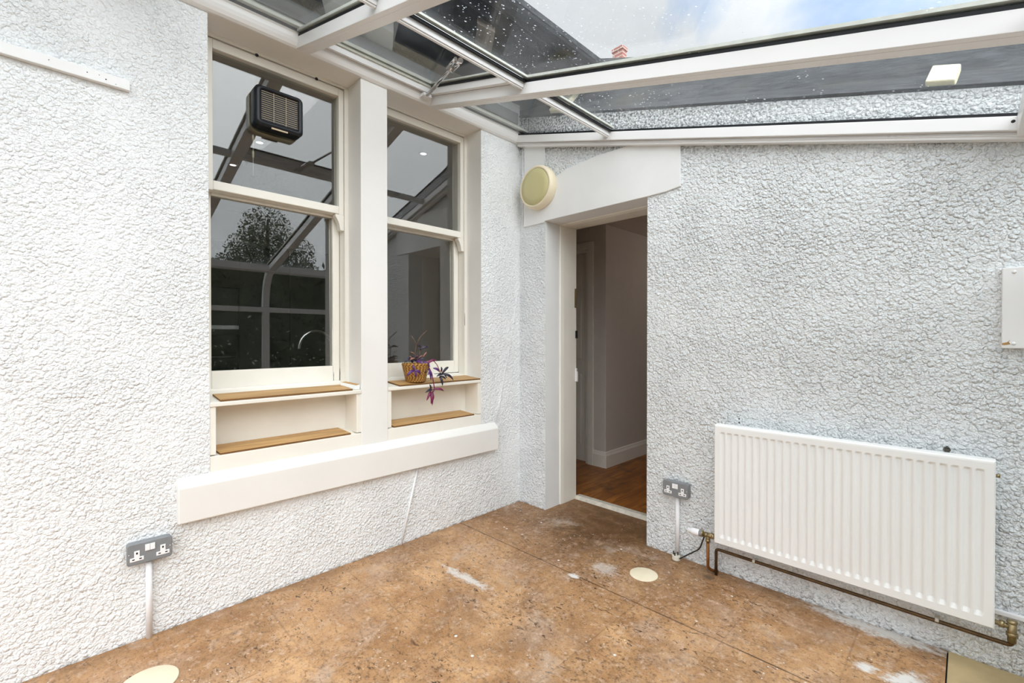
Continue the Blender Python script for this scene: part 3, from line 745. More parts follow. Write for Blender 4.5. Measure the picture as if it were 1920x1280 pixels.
STEMS = [([(-0.06,-0.887,1.08),(-0.06,-0.911,1.177),(-0.06,-0.898,1.229),(-0.06,-0.938,1.284)],'stem_dry'),([(-0.06,-0.896,1.218),(-0.06,-0.878,1.267),(-0.06,-0.82,1.316)],'stem_dry'),
 ([(-0.05,-0.875,1.09),(-0.03,-0.841,1.117),(0.0,-0.808,1.121),(0.02,-0.793,1.093),(0.02,-0.767,1.036)],'stem'),([(-0.05,-0.875,1.09),(0.0,-0.858,1.105),(0.02,-0.835,1.04),(0.02,-0.822,0.977),(0.02,-0.814,0.935),(0.02,-0.835,0.909)],'leaf_magenta'),
 ([(-0.04,-0.936,1.09),(0.022,-0.978,1.104),(0.03,-0.973,1.061)],'stem'),([(-0.06,-0.87,1.08),(-0.06,-0.874,1.194)],'stem_dry'),([(-0.05,-0.925,1.08),(-0.05,-0.949,1.155),(-0.05,-0.957,1.151)],'stem'),
 ([(-0.05,-0.90,1.085),(-0.045,-0.895,1.14),(-0.045,-0.865,1.155)],'stem')]
for pts, mt in STEMS:
    o = MB().tube(fillet(pts, 0.012, 4) if len(pts) > 2 else pts, 0.0032, 7).build('stem', mt); world_parent(o, Pt)

# ------------------------------------------------------------------ round wall lamp
Lp = thing('wall_lamp', 'round cream bulkhead lamp with yellowed cover in the wall corner', 'lamp', (0.222, -0.01, 2.37))
R = 0.158
LC = (0.222, -0.010, 2.370)
part(MB().lathe([(0.0, -0.004), (R-0.006, -0.004), (R, 0.004), (R, 0.040), (R-0.004, 0.056), (R-0.014, 0.066), (R-0.022, 0.067), (R-0.024, 0.062), (0.0, 0.062)], LC, (0,-1,0), 64), 'rim', 'ivory', Lp)
part(MB().lathe([(R-0.025, 0.061), (R-0.027, 0.066), (0.09, 0.071), (0.04, 0.0735), (0.0, 0.074)], LC, (0,-1,0), 64), 'diffuser', 'diffuser', Lp, label='yellowed plastic diffuser disc')
# surface wires to the lamp and along the corner
o = MB().tube([(0.041, -0.008, 2.72), (0.041, -0.008, 2.14)], 0.0035, 8).build('corner_wire', 'white_plastic')
tag(o, 'thin white wire running down the wall corner beside the round lamp', 'wire')
o = MB().tube([(0.262, -0.008, 2.655), (0.262, -0.008, 2.529)], 0.0035, 8).build('lamp_wire', 'white_plastic')
tag(o, 'short white wire between the roof plate and the round lamp', 'wire')

# ------------------------------------------------------------------ double sockets (local: X right, Z up, -Y out of the wall)
def make_socket(label):
    T = thing('double_socket', label, 'socket', (0,0,0), 0, None)
    hw_, hh, dp = 0.0755, 0.0435, 0.040
    def lr(x0, x1, z0, z1, r, y): return [(p[0], y, p[1]) for p in rrect(x0, x1, z0, z1, r)]
    bx = MB(); loft(bx, [lr(-hw_+0.002, hw_-0.002, -hh+0.002, hh-0.002, 0.010, 0.0), lr(-hw_+0.002, hw_-0.002, -hh+0.002, hh-0.002, 0.010, -dp+0.006)])
    bx.build('back_box', 'metal_grey', T)
    fp = MB(); loft(fp, [lr(-hw_, hw_, -hh, hh, 0.011, -dp+0.006), lr(-hw_, hw_, -hh, hh, 0.011, -dp+0.002), lr(-hw_+0.003, hw_-0.003, -hh+0.003, hh-0.003, 0.010, -dp)])
    fpo = fp.build('face_plate', 'metal_grey', T)
    for sx in (-1, 1):
        cx = sx*0.043; c0 = -0.018
        o1 = MB().prism([(cx-0.0225, c0-0.010), (cx+0.0225, c0-0.010), (cx+0.0225, c0+0.006), (cx+0.009, c0+0.006), (cx+0.009, c0+0.032), (cx-0.009, c0+0.032), (cx-0.009, c0+0.006), (cx-0.0225, c0+0.006)], 'y', -dp+0.001, -dp-0.0015)
        oo = o1.build('outlet', 'white_plastic', T, bevel=0.001)
        sl = MB().box(cx-0.0028, cx+0.0028, -dp-0.0021, -dp, c0+0.018, c0+0.026)
        sl.box(cx-0.0155, cx-0.0075, -dp-0.0021, -dp, c0-0.004, c0+0.0005).box(cx+0.0075, cx+0.0155, -dp-0.0021, -dp, c0-0.004, c0+0.0005)
        sl.build('pin_slots', 'slot', oo)
        MB().prism([(sx*0.0005, 0.006), (sx*0.0165, 0.006), (sx*0.0165, 0.032), (sx*0.0005, 0.032)], 'y', -dp+0.001, -dp-0.004).build('rocker_switch', 'white_plastic', T, bevel=0.001)
        MB().lathe([(0.0, 0.0), (0.003, 0.0), (0.0026, 0.0012), (0.0, 0.0014)], (sx*0.068, -dp, 0.002), (0,-1,0), 12).build('screw', 'steel', T)
    return T
S1 = make_socket('large grey metal double socket low on the left wall')
S1.location = (0.0, -2.273, 0.377); S1.rotation_euler = (0,0,PI/2)
S2 = copy_tree(S1); S2.location = (1.277, 0.0, 0.399); S2.rotation_euler = (0,0,0)
S2['label'] = 'grey metal double socket on the right wall beside the radiator'
for s_, in ((S1,), (S2,)): s_['group'] = 'grey metal double sockets'
c1 = MB().tube([(0.011, -2.274, 0.0), (0.011, -2.274, 0.336)], 0.0115, 16).build('conduit', 'white_plastic')
tag(c1, 'white conduit from the floor up to the left wall socket', 'conduit', 'white socket conduits')
c2 = MB().tube([(1.280, -0.011, 0.0), (1.279, -0.011, 0.358)], 0.0115, 16).build('conduit', 'white_plastic')
tag(c2, 'white conduit from the floor up to the right wall socket', 'conduit', 'white socket conduits')
cb = MB().tube([(0.006, -1.055, 0.0), (0.006, -0.935, 0.45)], 0.006, 10).build('painted_cable', 'white_plastic')
tag(cb, 'white painted cable slanting down the wall below the stone sill', 'cable', 'painted surface cables')
cb = MB().tube([(0.004, -0.255, 0.66), (0.004, -0.225, 0.768), (0.004, -0.107, 1.242), (0.004, -0.03, 1.62)], 0.005, 10).build('painted_cable', 'cast_left')
tag(cb, 'overpainted cable rising from the sill to the wall corner', 'cable', 'painted surface cables')

# plug lying by the floor with its lead
Pg = thing('power_plug', 'white three-pin plug lying pins up at the foot of the right conduit', 'plug', (1.285, -0.055, 0.0))
pg = MB()
def ell(cx, cy, z, a, b, n=24): return [(cx + a*math.cos(2*PI*k/n), cy + b*math.sin(2*PI*k/n), z) for k in range(n)]
loft(pg, [ell(1.290, -0.052, 0.0005, 0.016, 0.014), ell(1.290, -0.052, 0.003, 0.022, 0.019), ell(1.290, -0.052, 0.012, 0.024, 0.021), ell(1.290, -0.052, 0.017, 0.020, 0.017), ell(1.290, -0.052, 0.026, 0.024, 0.021), ell(1.290, -0.052, 0.030, 0.021, 0.018)])
part(pg, 'plug_body', 'grime_white', Pg)
for px, py in ((1.274, -0.050), (1.297, -0.046)):
    part(MB().box(px-0.0022, px+0.0022, py-0.003, py+0.003, 0.028, 0.048), 'pin', 'cable_black', Pg)
part(MB().box(1.285, 1.290, -0.066, -0.060, 0.028, 0.046), 'pin', 'cable_black', Pg)
part(MB().tube(fillet([(1.312, -0.055, 0.018), (1.36, -0.035, 0.055), (1.412, -0.022, 0.095), (1.437, -0.025, 0.17), (1.445, -0.03, 0.19)], 0.02, 5), 0.0038, 8), 'lead', 'cable_black', Pg, label='short black lead rising to the radiator valve')

# ------------------------------------------------------------------ radiator
RX0, RX1, RZ0, RZ1 = 1.519, 2.538, 0.190, 0.815
RYF, RYB = -0.100, -0.052
Rd = thing('radiator', 'white ribbed panel radiator on the right wall', 'radiator', ((RX0+RX1)/2, -0.06, RZ0))
m = MB()
NR = 29; pitch = (RX1-RX0-0.05)/NR
xs = [RX0, RX0+0.002, RX0+0.006, RX0+0.012]; sec = [0, 0, 0, 0]
prof = [(k/12, 0.5 - 0.5*math.cos(2*PI*k/12) if k not in (5, 6, 7) else 1.0) for k in range(12)]
prof = [(a_, max(0.0, min(1.0, 1.35*d_ - 0.15))) for a_, d_ in prof]
X_ = []
for i in range(NR):
    for s_, d_ in prof:
        X_.append((RX0 + 0.025 + (i+s_)*pitch, d_))
X_ = [(RX0, 'e'), (RX0+0.004, 0.0)] + X_ + [(RX1-0.004, 0.0), (RX1, 'e')]
Z_ = [(RZ0, 'e'), (RZ0+0.004, 0.0), (RZ0+0.034, 0.0), (RZ0+0.052, 1.0), (RZ1-0.046, 1.0), (RZ1-0.036, 0.0), (RZ1-0.012, 0.0), (RZ1-0.006, 0.12), (RZ1, 'e')]
v = []
for zz, dz in Z_:
    for xx, dx in X_:
        if dx == 'e' or dz == 'e': y = RYF + 0.005
        else: y = RYF + 0.0088*dx*(1.0 if dz == 1.0 else 0.0) + (0.001 if dz == 0.12 else 0)
        v.append((xx, y, zz))
nx = len(X_); f = []
for j in range(len(Z_)-1):
    for i in range(nx-1): f.append((j*nx+i, j*nx+i+1, (j+1)*nx+i+1, (j+1)*nx+i))
m.add(v, f, 0, False)
# rolled edge back to the rear
def loop(y, inset): return [(RX0+inset, y, RZ0+inset), (RX1-inset, y, RZ0+inset), (RX1-inset, y, RZ1-inset), (RX0+inset, y, RZ1-inset)]
lo = [loop(RYF+0.005, 0), loop(RYB, 0.0)]
loft(m, lo, 0, True, False)
part(m, 'panel', 'rad', Rd)
part(MB().box(RX0+0.03, RX1-0.03, RYB, -0.022, RZ0+0.05, RZ1-0.05), 'convector_fins', 'rad', Rd)
part(MB().box(RX0+0.15, RX0+0.18, -0.03, -0.0115, RZ0+0.05, RZ1-0.06), 'wall_bracket', 'rad', Rd)
part(MB().box(RX1-0.18, RX1-0.15, -0.03, -0.0115, RZ0+0.05, RZ1-0.06), 'wall_bracket', 'rad', Rd)
part(MB().lathe([(0.0, 0), (0.007, 0), (0.007, 0.012), (0.0, 0.012)], (RX1, -0.07, RZ1-0.06), (1,0,0), 12), 'bleed_valve', 'brass', Rd)
vz = 0.206
tv = part(MB().lathe([(0.0, -0.002), (0.0165, -0.002), (0.0165, 0.004), (0.015, 0.006)], (1.448, -0.07, vz), (-1,0,0), 24).tube([(1.452, -0.07, vz), (1.523, -0.07, vz+0.004)], [0.0135, 0.0135], 16)
     .tube([(1.462, -0.07, vz), (1.474, -0.07, vz)], 0.016, 6).tube([(1.476, -0.07, vz), (1.476, -0.07, vz-0.030)], [0.011, 0.010], 14).tube([(1.476, -0.07, vz-0.020), (1.476, -0.07, vz-0.034)], 0.0135, 6).tube([(1.497, -0.07, vz+0.002), (1.510, -0.07, vz+0.003)], 0.0155, 6), 'valve_body', 'brass', Rd)
part(MB().lathe([(0.0165, 0.0), (0.0175, 0.004), (0.0175, 0.012), (0.0165, 0.014)], (1.444, -0.07, vz), (-1,0,0), 24), 'valve_collar', 'grey_plastic', tv)
part(MB().lathe([(0.017, 0.0), (0.0185, 0.006), (0.019, 0.032), (0.0175, 0.042), (0.0145, 0.046), (0.0135, 0.062), (0.010, 0.066), (0.0, 0.067)], (1.431, -0.07, vz-0.001), (-1,0,0), 28), 'thermostat_head', 'white_plastic', tv, label='white thermostatic valve head')
ls_ = part(MB().tube([(RX1-0.005, -0.068, 0.207), (2.585, -0.068, 0.205)], 0.009, 14).tube([(RX1+0.012, -0.068, 0.207), (RX1+0.026, -0.068, 0.206)], 0.014, 6).tube([(2.583, -0.068, 0.225), (2.583, -0.068, 0.150)], 0.0125, 16)
     .tube([(2.583, -0.068, 0.185), (2.583, -0.068, 0.170)], 0.016, 6).lathe([(0.0, 0.0), (0.014, 0.0), (0.015, 0.004), (0.013, 0.010), (0.0, 0.011)], (2.583, -0.068, 0.220), (0,0,1), 20), 'lockshield_valve', 'brass', Rd)
# copper tails
p1 = MB().tube(fillet([(1.476, -0.07, 0.172), (1.477, -0.07, 0.032), (1.500, -0.052, 0.014), (1.512, -0.03, 0.010)], 0.014, 6), 0.0078, 14).build('copper_pipe', 'copper')
tag(p1, 'short copper tail dropping from the white thermostatic valve to the floor', 'pipe', 'copper radiator pipes')
p2 = MB().tube(fillet([(1.514, -0.055, 0.0), (1.513, -0.052, 0.139), (2.583, -0.052, 0.130), (2.583, -0.066, 0.166)], 0.016, 6), 0.0078, 14).build('copper_pipe', 'copper_dark')
tag(p2, 'long dark copper pipe running along under the radiator', 'pipe', 'copper radiator pipes')
for cx in (1.70, 2.38):
    ck = MB().box(cx-0.008, cx+0.008, -0.048, 0.003, 0.128, 0.134).tube([(cx-0.006, -0.052, 0.136), (cx+0.006, -0.052, 0.136)], 0.0095, 12)
    o = ck.build('pipe_clip', 'grime_white'); tag(o, 'small clip holding the long copper pipe, %s the radiator' % ('under the left end of' if cx < 2 else 'under the right end of'), 'clip', 'pipe clips')
wp = MB().box(2.46, 2.86, -0.016, 0.0, 0.214, 0.232).build('white_trunking', 'white_plastic', bevel=0.003)
tag(wp, 'white trunking strip on the wall behind the right end of the radiator', 'trunking')

# box cover on the wall at the right
Bx = thing('junction_box', 'white painted wall box with chipped corner at the right edge', 'box', (2.70, 0.0, 1.23))
part(MB().box(2.552, 2.86, -0.026, 0.004, 1.230, 1.533), 'cover', 'white', Bx, bevel=0.003)
for xx, zz in ((2.583, 1.515), (2.583, 1.248), (2.83, 1.515), (2.83, 1.248)):
    part(MB().lathe([(0.006, 0.0), (0.006, 0.002), (0.003, 0.004), (0.0, 0.0042)], (xx, -0.026, zz), (0,-1,0), 12), 'screw', 'white', Bx)
part(MB().prism([(2.553, 1.250), (2.566, 1.253), (2.574, 1.262), (2.570, 1.254), (2.575, 1.246), (2.560, 1.242), (2.553, 1.243)], 'y', -0.0255, -0.0268), 'paint_chip', 'rust', Bx, label='patch of peeled paint showing wood')

# batten on the left wall
bt = MB().box(-0.002, 0.022, -3.6, -2.326, 2.283, 2.326)
for yy, zz, r_ in ((-2.40, 2.300, 0.0026), (-2.455, 2.306, 0.002), (-2.42, 2.309, 0.0015), (-2.37, 2.292, 0.0015), (-2.56, 2.309, 0.0018)):
    bt.lathe([(r_, 0.0), (0.0, 0.0004)], (0.0223, yy, zz), (1,0,0), 8, 1)
o = bt.build('timber_batten', ['white', 'slot'], bevel=0.002)
tag(o, 'white painted timber batten high on the left wall', 'batten')

# floor access discs
def disc(cx, cy, r, label):
    o = MB().lathe([(0.0, 0.0), (r, 0.0), (r, 0.003), (r-0.003, 0.0045), (0.0, 0.0045)], (0,0,0), (0,0,1), 48).build('floor_cap', 'ivory', bevel=0.0)
    o.location = (cx, cy, 0.0); tag(o, label, 'floor cap', 'round cream floor caps'); return o
disc(1.238, -0.326, 0.073, 'round cream cap in the floor near the right wall socket')
disc(0.336, -2.315, 0.092, 'round cream cap in the floor at the bottom left corner')

# ------------------------------------------------------------------ glass roof
Rf = thing('ceiling', 'sloping white-framed glass roof wet with rain', 'glass roof', (0, 0, 2.75), kind='structure')
XE = 2.62
def slope_box(mb, x0, x1, y0, y1, d0, d1, mi=0):
    b = [(x0,y0,rz(x0)+d0),(x1,y0,rz(x1)+d0),(x1,y1,rz(x1)+d0),(x0,y1,rz(x0)+d0)]
    t = [(x0,y0,rz(x0)+d1),(x1,y0,rz(x1)+d1),(x1,y1,rz(x1)+d1),(x0,y1,rz(x0)+d1)]
    return mb.hexa(b, t, mi)
# plate along the house wall
pl = MB().prism([(0.0, 2.752), (0.012, 2.753), (0.024, 2.760), (0.034, 2.774), (0.040, 2.790), (0.042, 2.812), (0.046, 2.814), (0.046, 2.822), (0.0, 2.836)], 'y', -4.2, -0.002)
part(pl, 'wall_plate', 'white', Rf, bevel=0.001)
part(MB().prism([(0.0, 2.823), (0.050, 2.8225), (0.050, 2.8335), (0.0, 2.848)], 'y', -4.2, -0.002), 'plate_gasket', 'gasket', Rf)
part(MB().prism([(0.0, 2.846), (0.085, 2.826), (0.085, 2.842), (0.03, 2.870), (0.0, 2.905)], 'y', -4.2, -0.002), 'flashing', 'capstrip', Rf, label='cream flashing strip along the house wall')
for i, yc in enumerate(RAFT):
    r = MB()
    if i == 0:
        slope_box(r, 0.012, XE, -0.062, -0.002, 0.006, 0.058)
        slope_box(r, 0.012, XE, -0.040, -0.002, -0.020, 0.006)
        slope_box(r, 0.012, XE, -0.044, -0.002, -0.009, -0.004)
    else:
        slope_box(r, 0.002, XE, yc-0.035, yc+0.035, 0.0, 0.058)
        slope_box(r, 0.002, XE, yc-0.012, yc-0.009, -0.0012, 0.002)
    ro = part(r, 'rafter', 'white', Rf, bevel=0.002)
    g = MB(); y0, y1 = (-0.060, -0.002) if i == 0 else (yc-0.034, yc+0.034)
    slope_box(g, 0.01, XE, y0, y1, 0.058, 0.070)
    part(g, 'rafter_gasket', 'gasket', ro)
    c = MB(); slope_box(c, 0.05, XE, y0-0.010 if i else -0.075, y1+0.010 if i else 0.0, 0.0775, 0.090)
    if i: part(c, 'cap_strip', 'capstrip', ro)
    if i == 0:
        for xx in (0.85, 1.43, 1.45, 2.22, 2.245):
            part(MB().lathe([(0.006, 0.0), (0.006, 0.001), (0.0, 0.0012)], (xx, -0.0402, rz(xx)-0.004), (0,-1,0), 12), 'plug_cap', 'white', ro)
        part(MB().lathe([(0.006, 0.0), (0.0, 0.0006)], (2.575, -0.0625, rz(2.575)+0.038), (0,-1,0), 12), 'screw_hole', 'slot', ro)
# purlin bars between the rafters, panes
XP = 0.832
for i in range(len(RAFT)-1):
    yr = RAFT[i]-0.062 + 0.03 if i == 0 else RAFT[i]-0.035
    yl = RAFT[i+1]+0.035
    if i == 0: yr = -0.062
    p = MB(); slope_box(p, XP-0.020, XP+0.014, yl, yr, 0.030, 0.062)
    slope_box(p, XP-0.012, XP+0.008, yl, yr, 0.022, 0.030)
    po = part(p, 'purlin', 'white', Rf, bevel=0.003)
    g = MB(); slope_box(g, XP+0.010, XP+0.030, yl, yr, 0.058, 0.070); part(g, 'purlin_gasket', 'gasket', po)
    g = MB(); slope_box(g, XP+0.020, XP+0.048, yl, yr, 0.0775, 0.088); part(g, 'purlin_cap', 'capstrip', po)
    if i != 1:
        g = MB(); slope_box(g, 0.04, XP, yl-0.02, yr+0.02 if i else -0.01, 0.070, 0.076); part(g, 'roof_pane', 'roofglass', Rf)
    g = MB(); slope_box(g, XP+0.001, XE, yl-0.02, yr+0.02 if i else -0.01, 0.070, 0.076); part(g, 'roof_pane', 'roofglass', Rf)
# opening vent in the second bay
yl, yr = RAFT[2]+0.035, RAFT[1]-0.035
vf = MB()
slope_box(vf, 0.045, 0.075, yl, yr, 0.058, 0.096); slope_box(vf, XP-0.030, XP+0.004, yl, yr, 0.063, 0.096)
slope_box(vf, 0.075, XP-0.030, yl, yl+0.028, 0.058, 0.096); slope_box(vf, 0.075, XP-0.030, yr-0.028, yr, 0.058, 0.096)
V = part(vf, 'roof_vent', 'white', Rf, bevel=0.002, label='closed hinged roof vent beside the house wall')
g = MB()
slope_box(g, 0.048, 0.082, yl, yr, 0.0965, 0.104); slope_box(g, 0.082, XP, yl, yl+0.036, 0.0965, 0.104); slope_box(g, 0.082, XP, yr-0.036, yr, 0.0965, 0.104); slope_box(g, XP-0.036, XP, yl+0.036, yr-0.036, 0.0965, 0.104)
part(g, 'vent_gasket', 'gasket', V)
g = MB(); slope_box(g, 0.05, XP+0.02, yl, yr, 0.105, 0.111); part(g, 'vent_pane', 'roofglass', V)
g = MB()
slope_box(g, 0.05, 0.10, yl, yr, 0.112, 0.130); slope_box(g, 0.05, XP-0.04, yr-0.05, yr, 0.112, 0.120); slope_box(g, 0.05, XP-0.04, yl, yl+0.05, 0.112, 0.120)
part(g, 'vent_rim', 'capstrip', V)
# stay arm
a = Vector((0.065, -0.905, rz(0.065)+0.040)); b = Vector((0.80, -1.235, rz(0.80)+0.012))
d = (b-a)
st = MB().tube([a, a+d*0.86], 0.0085, 8).tube([a+d*0.03+Vector((0,0.012,0)), a+d*0.40+Vector((0,0.010,0))], 0.0035, 6)
part(st, 'stay_arm', 'steel', V)
sk_ = MB().tube([a+d*0.80+Vector((0,0.012,0)), a+d*0.995+Vector((0,0.014,0.006))], [0.010, 0.013], 10).tube([a+d*0.80+Vector((0,-0.014,0)), a+d*0.99+Vector((0,-0.014,0.004))], [0.012, 0.008], 10).tube([a+d*0.80+Vector((0,0.016,0)), a+d*0.80+Vector((0,-0.018,0))], 0.012, 10)
part(sk_, 'stay_knuckle', 'steel', V)
part(MB().box(0.040, 0.082, -0.935, -0.878, rz(0.06)+0.026, rz(0.06)+0.044).tube([(0.07, -0.93, rz(0.06)+0.034), (0.07, -0.875, rz(0.06)+0.034)], 0.011, 10), 'stay_bracket', 'white_plastic', V)

# ------------------------------------------------------------------ curved front glazing (behind the camera, seen mirrored in the sashes)
Fg = thing('window_3', 'curved white-framed front glazing mirrored in the sash panes', 'window', (2.8, -2.0, 0.5), kind='structure')
eb = MB(); slope_box(eb, XE-0.035, XE+0.02, -4.2, 0.0, -0.010, 0.062)
part(eb, 'eaves_beam', 'white', Fg, bevel=0.003)
ze = rz(XE)
curve = [(XE + 0.24*math.sin(t_), 1.62 + (ze+0.045-1.62)*math.cos(t_)) for t_ in [PI/2*k/12 for k in range(13)]] + [(XE+0.24, 0.55)]
for i, yc in enumerate(RAFT):
    mbx = MB()
    n_ = []
    for k in range(len(curve)):
        a_ = Vector((curve[min(k+1, len(curve)-1)][0]-curve[max(k-1, 0)][0], curve[min(k+1, len(curve)-1)][1]-curve[max(k-1, 0)][1])).normalized()
        n_.append((a_.y, -a_.x))
    loops = []
    for (cx, cz_), (nx_, nz_) in zip(curve, n_):
        hx, hz = -nx_*0.058, -nz_*0.058
        if nx_ > 0: hx, hz = -nx_*0.058, -nz_*0.058
        else: hx, hz = nx_*0.058, nz_*0.058
        loops.append([(cx, yc-0.035, cz_), (cx, yc+0.033, cz_), (cx+hx, yc+0.033, cz_+hz), (cx+hx, yc-0.035, cz_+hz)])
    loft(mbx, loops, 0, True, False)
    part(mbx, 'curved_post', 'white', Fg)
part(MB().box(XE+0.185, XE+0.24, -4.2, 0.0, 1.565, 1.62).box(XE+0.185, XE+0.25, -4.2, 0.0, 0.50, 0.55), 'rail', 'white', Fg, bevel=0.003)
pn = MB()
cv = [(x+0.008, z+0.004) for x, z in curve]
loft(pn, [[(x, -4.2, z), (x, 0.0, z), (x+0.004, 0.0, z+0.003), (x+0.004, -4.2, z+0.003)] for x, z in cv], 0, True, True)
part(pn, 'front_pane', 'frontglass', Fg)
structure(MB().box(2.80, 2.90, -4.2, 0.0, 0.0, 0.50).build('wall_front', 'cast_left'), 'low white wall under the front glazing', 'wall')

# ------------------------------------------------------------------ house eaves, side roof and chimney above the glass
He = thing('house_eaves', 'dark overhanging house eaves seen through the glass roof', 'roof eaves', (0.0, -2.0, 3.06))
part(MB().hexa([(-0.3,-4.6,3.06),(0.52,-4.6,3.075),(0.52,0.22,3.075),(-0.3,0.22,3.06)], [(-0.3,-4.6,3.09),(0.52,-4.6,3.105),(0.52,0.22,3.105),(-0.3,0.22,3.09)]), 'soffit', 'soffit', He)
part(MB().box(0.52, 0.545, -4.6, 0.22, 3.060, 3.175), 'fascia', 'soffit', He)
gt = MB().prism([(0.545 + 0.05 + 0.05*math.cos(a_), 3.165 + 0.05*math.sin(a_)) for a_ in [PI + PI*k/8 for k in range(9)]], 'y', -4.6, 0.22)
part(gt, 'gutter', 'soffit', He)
part(MB().hexa([(-3.6,-4.7,5.6),(0.62,-4.7,3.20),(0.62,0.22,3.20),(-3.6,0.22,5.6)], [(-3.6,-4.7,5.66),(0.62,-4.7,3.235),(0.62,0.22,3.235),(-3.6,0.22,5.66)]), 'roof_slope', 'slate', He)
part(MB().hexa([(0.22,-0.66,3.035),(0.50,-0.86,3.035),(0.515,-0.74,3.035),(0.30,-0.585,3.035)], [(0.22,-0.66,3.085),(0.50,-0.86,3.085),(0.515,-0.74,3.085),(0.30,-0.585,3.085)]), 'eaves_board', 'bracket', He, label='weathered board across the dark soffit')
part(MB().hexa([(0.0,-1.50,2.985),(0.16,-1.60,2.985),(0.16,-1.19,2.985),(0.0,-1.105,2.985)], [(0.0,-1.50,3.062),(0.16,-1.60,3.062),(0.16,-1.19,3.062),(0.0,-1.105,3.062)]), 'boxed_board', 'greyboard', He, label='pale grey boxed board under the soffit')
part(MB().box(0.0, 0.012, -4.2, -0.03, 2.905, 2.985), 'lead_apron', 'lead', He)

sr = MB().hexa([(-0.4,0.0,3.081),(3.4,0.0,ztop(3.4)),(3.4,0.52,3.60-0.396*3.4),(-0.4,0.52,3.758)],
               [(-0.4,-0.012,3.093),(3.4,-0.012,ztop(3.4)+0.012),(3.4,0.50,3.62-0.396*3.4),(-0.4,0.50,3.788)])
sr = sr.build('side_roof', 'slate'); tag(sr, 'steep grey slate roof above the right wall, seen through the glass', 'roof')
def roofblock(x0, x1, label):
    bt_ = MB()
    xm = (x0+x1)/2
    def P(x, s_, o_):     # s_ up the slope, o_ out of it
        zb = ztop(x)+0.012; zt = 3.62-0.396*x
        y = -0.012 + 0.512*s_; z = zb + (zt-zb)*s_
        return (x, y - o_*0.55, z + o_*0.6)
    bt_.hexa([P(x0,0.03,-0.02),P(x1,0.03,-0.02),P(x1+0.015,0.40,-0.02),P(x0+0.015,0.40,-0.02)], [P(x0,0.03,0.025),P(x1,0.03,0.025),P(x1+0.015,0.38,0.025),P(x0+0.015,0.38,0.025)])
    o = bt_.build('roof_vent_block', 'creamblock', bevel=0.006)
    tag(o, label, 'roof vent', 'cream blocks on the slate roof'); return o
roofblock(2.33, 2.42, 'cream block on the slate roof, right, above the radiator')
roofblock(0.30, 0.42, 'cream block on the slate roof next to the wall corner')

Ch = thing('chimney', 'red brick chimney stack against the sky above the glass roof', 'chimney', (-2.83, 6.2, 3.0))
part(MB().box(-3.00, -2.76, 6.0, 6.16, 3.0, 7.40), 'stack', 'brick', Ch)
part(MB().box(-3.02, -2.74, 5.98, 6.18, 7.40, 7.48), 'chimney_cap', 'brick', Ch, bevel=0.01)

# ------------------------------------------------------------------ dim kitchen behind the sashes
structure(MB().box(-3.7, XB, -4.3, 0.0, -0.1, 0.02).build('floor_kitchen', 'worktop'), 'dark kitchen floor behind the sash windows', 'floor')
structure(MB().box(-3.7, XB, -4.3, 0.0, 2.76, 2.86).build('ceiling_kitchen', 'hallwall'), 'kitchen ceiling behind the sash windows', 'ceiling')
structure(MB().box(-3.8, -3.7, -4.3, 0.0, 0.0, 2.76).build('wall_kitchen_back', 'hallwall'), 'kitchen back wall behind the tall cabinets', 'wall')
structure(MB().box(-3.7, XB, -4.4, -4.3, 0.0, 2.76).build('wall_kitchen_side', 'hallwall'), 'kitchen side wall', 'wall')
def tall_cabinet(y0, y1, label, oven=False):
    T = thing('tall_cabinet', label, 'cabinet', (-3.4, (y0+y1)/2, 0.02), 0, 'tall kitchen cabinets')
    part(MB().box(-3.69, -3.12, y0, y1, 0.02, 2.30), 'carcass', 'cabinet', T)
    zs = [(0.12, 0.68), (1.30, 1.36), (1.80, 2.28)] if oven else [(0.12, 0.90), (0.91, 1.60), (1.61, 2.28)]
    for z0, z1 in zs: part(MB().box(-3.12, -3.06 if oven else -3.10, y0+0.004, y1-0.004, z0, z1), 'filler_panel' if z1-z0 < 0.1 else 'door', 'cabinet', T, bevel=0.002)
    return T
tall_cabinet(-1.745, -1.143, 'dark tall cabinet holding the black oven', True)
tall_cabinet(-1.141, -0.62, 'dark tall cabinet right of the oven cabinet behind the left window')
tall_cabinet(-0.618, -0.02, 'dark tall cabinet in the kitchen corner farthest right')
Ov = thing('built_in_oven', 'black built-in oven with steel handle behind the left window', 'oven', (-3.1, -1.444, 0.68))
part(MB().box(-3.099, -3.075, -1.735, -1.153, 0.68, 1.30), 'oven_front', 'oven', Ov, bevel=0.004)
part(MB().tube([(-3.05, -1.70, 1.07), (-3.05, -1.19, 1.07)], 0.010, 10).tube([(-3.085, -1.68, 1.07), (-3.05, -1.68, 1.07)], 0.007, 8).tube([(-3.085, -1.21, 1.07), (-3.05, -1.21, 1.07)], 0.007, 8), 'handle', 'steel', Ov)
part(MB().lathe([(0.018, 0), (0.016, 0.018), (0.0, 0.018)], (-3.085, -1.24, 1.20), (1,0,0), 16), 'knob', 'steel', Ov)
Mw = thing('microwave', 'black built-in microwave above the oven behind the left window', 'microwave', (-3.1, -1.444, 1.36))
part(MB().box(-3.099, -3.075, -1.735, -1.153, 1.36, 1.80), 'microwave_front', 'oven', Mw, bevel=0.004)
part(MB().box(-3.075, -3.070, -1.735, -1.153, 1.36, 1.40), 'control_strip', 'steel', Mw)
Bu = thing('base_unit', 'dark base cabinet under the kitchen worktop inside the windows', 'cabinet', (-0.6, -1.5, 0.02))
part(MB().box(-0.86, XB-0.004, -3.0, -0.05, 0.02, 0.86), 'carcass', 'cabinet', Bu)
o = MB().box(-0.90, XB-0.004, -3.0, -0.02, 0.86, 0.90).build('worktop', 'worktop', bevel=0.004)
tag(o, 'dark kitchen worktop along the inside of the windows', 'worktop')
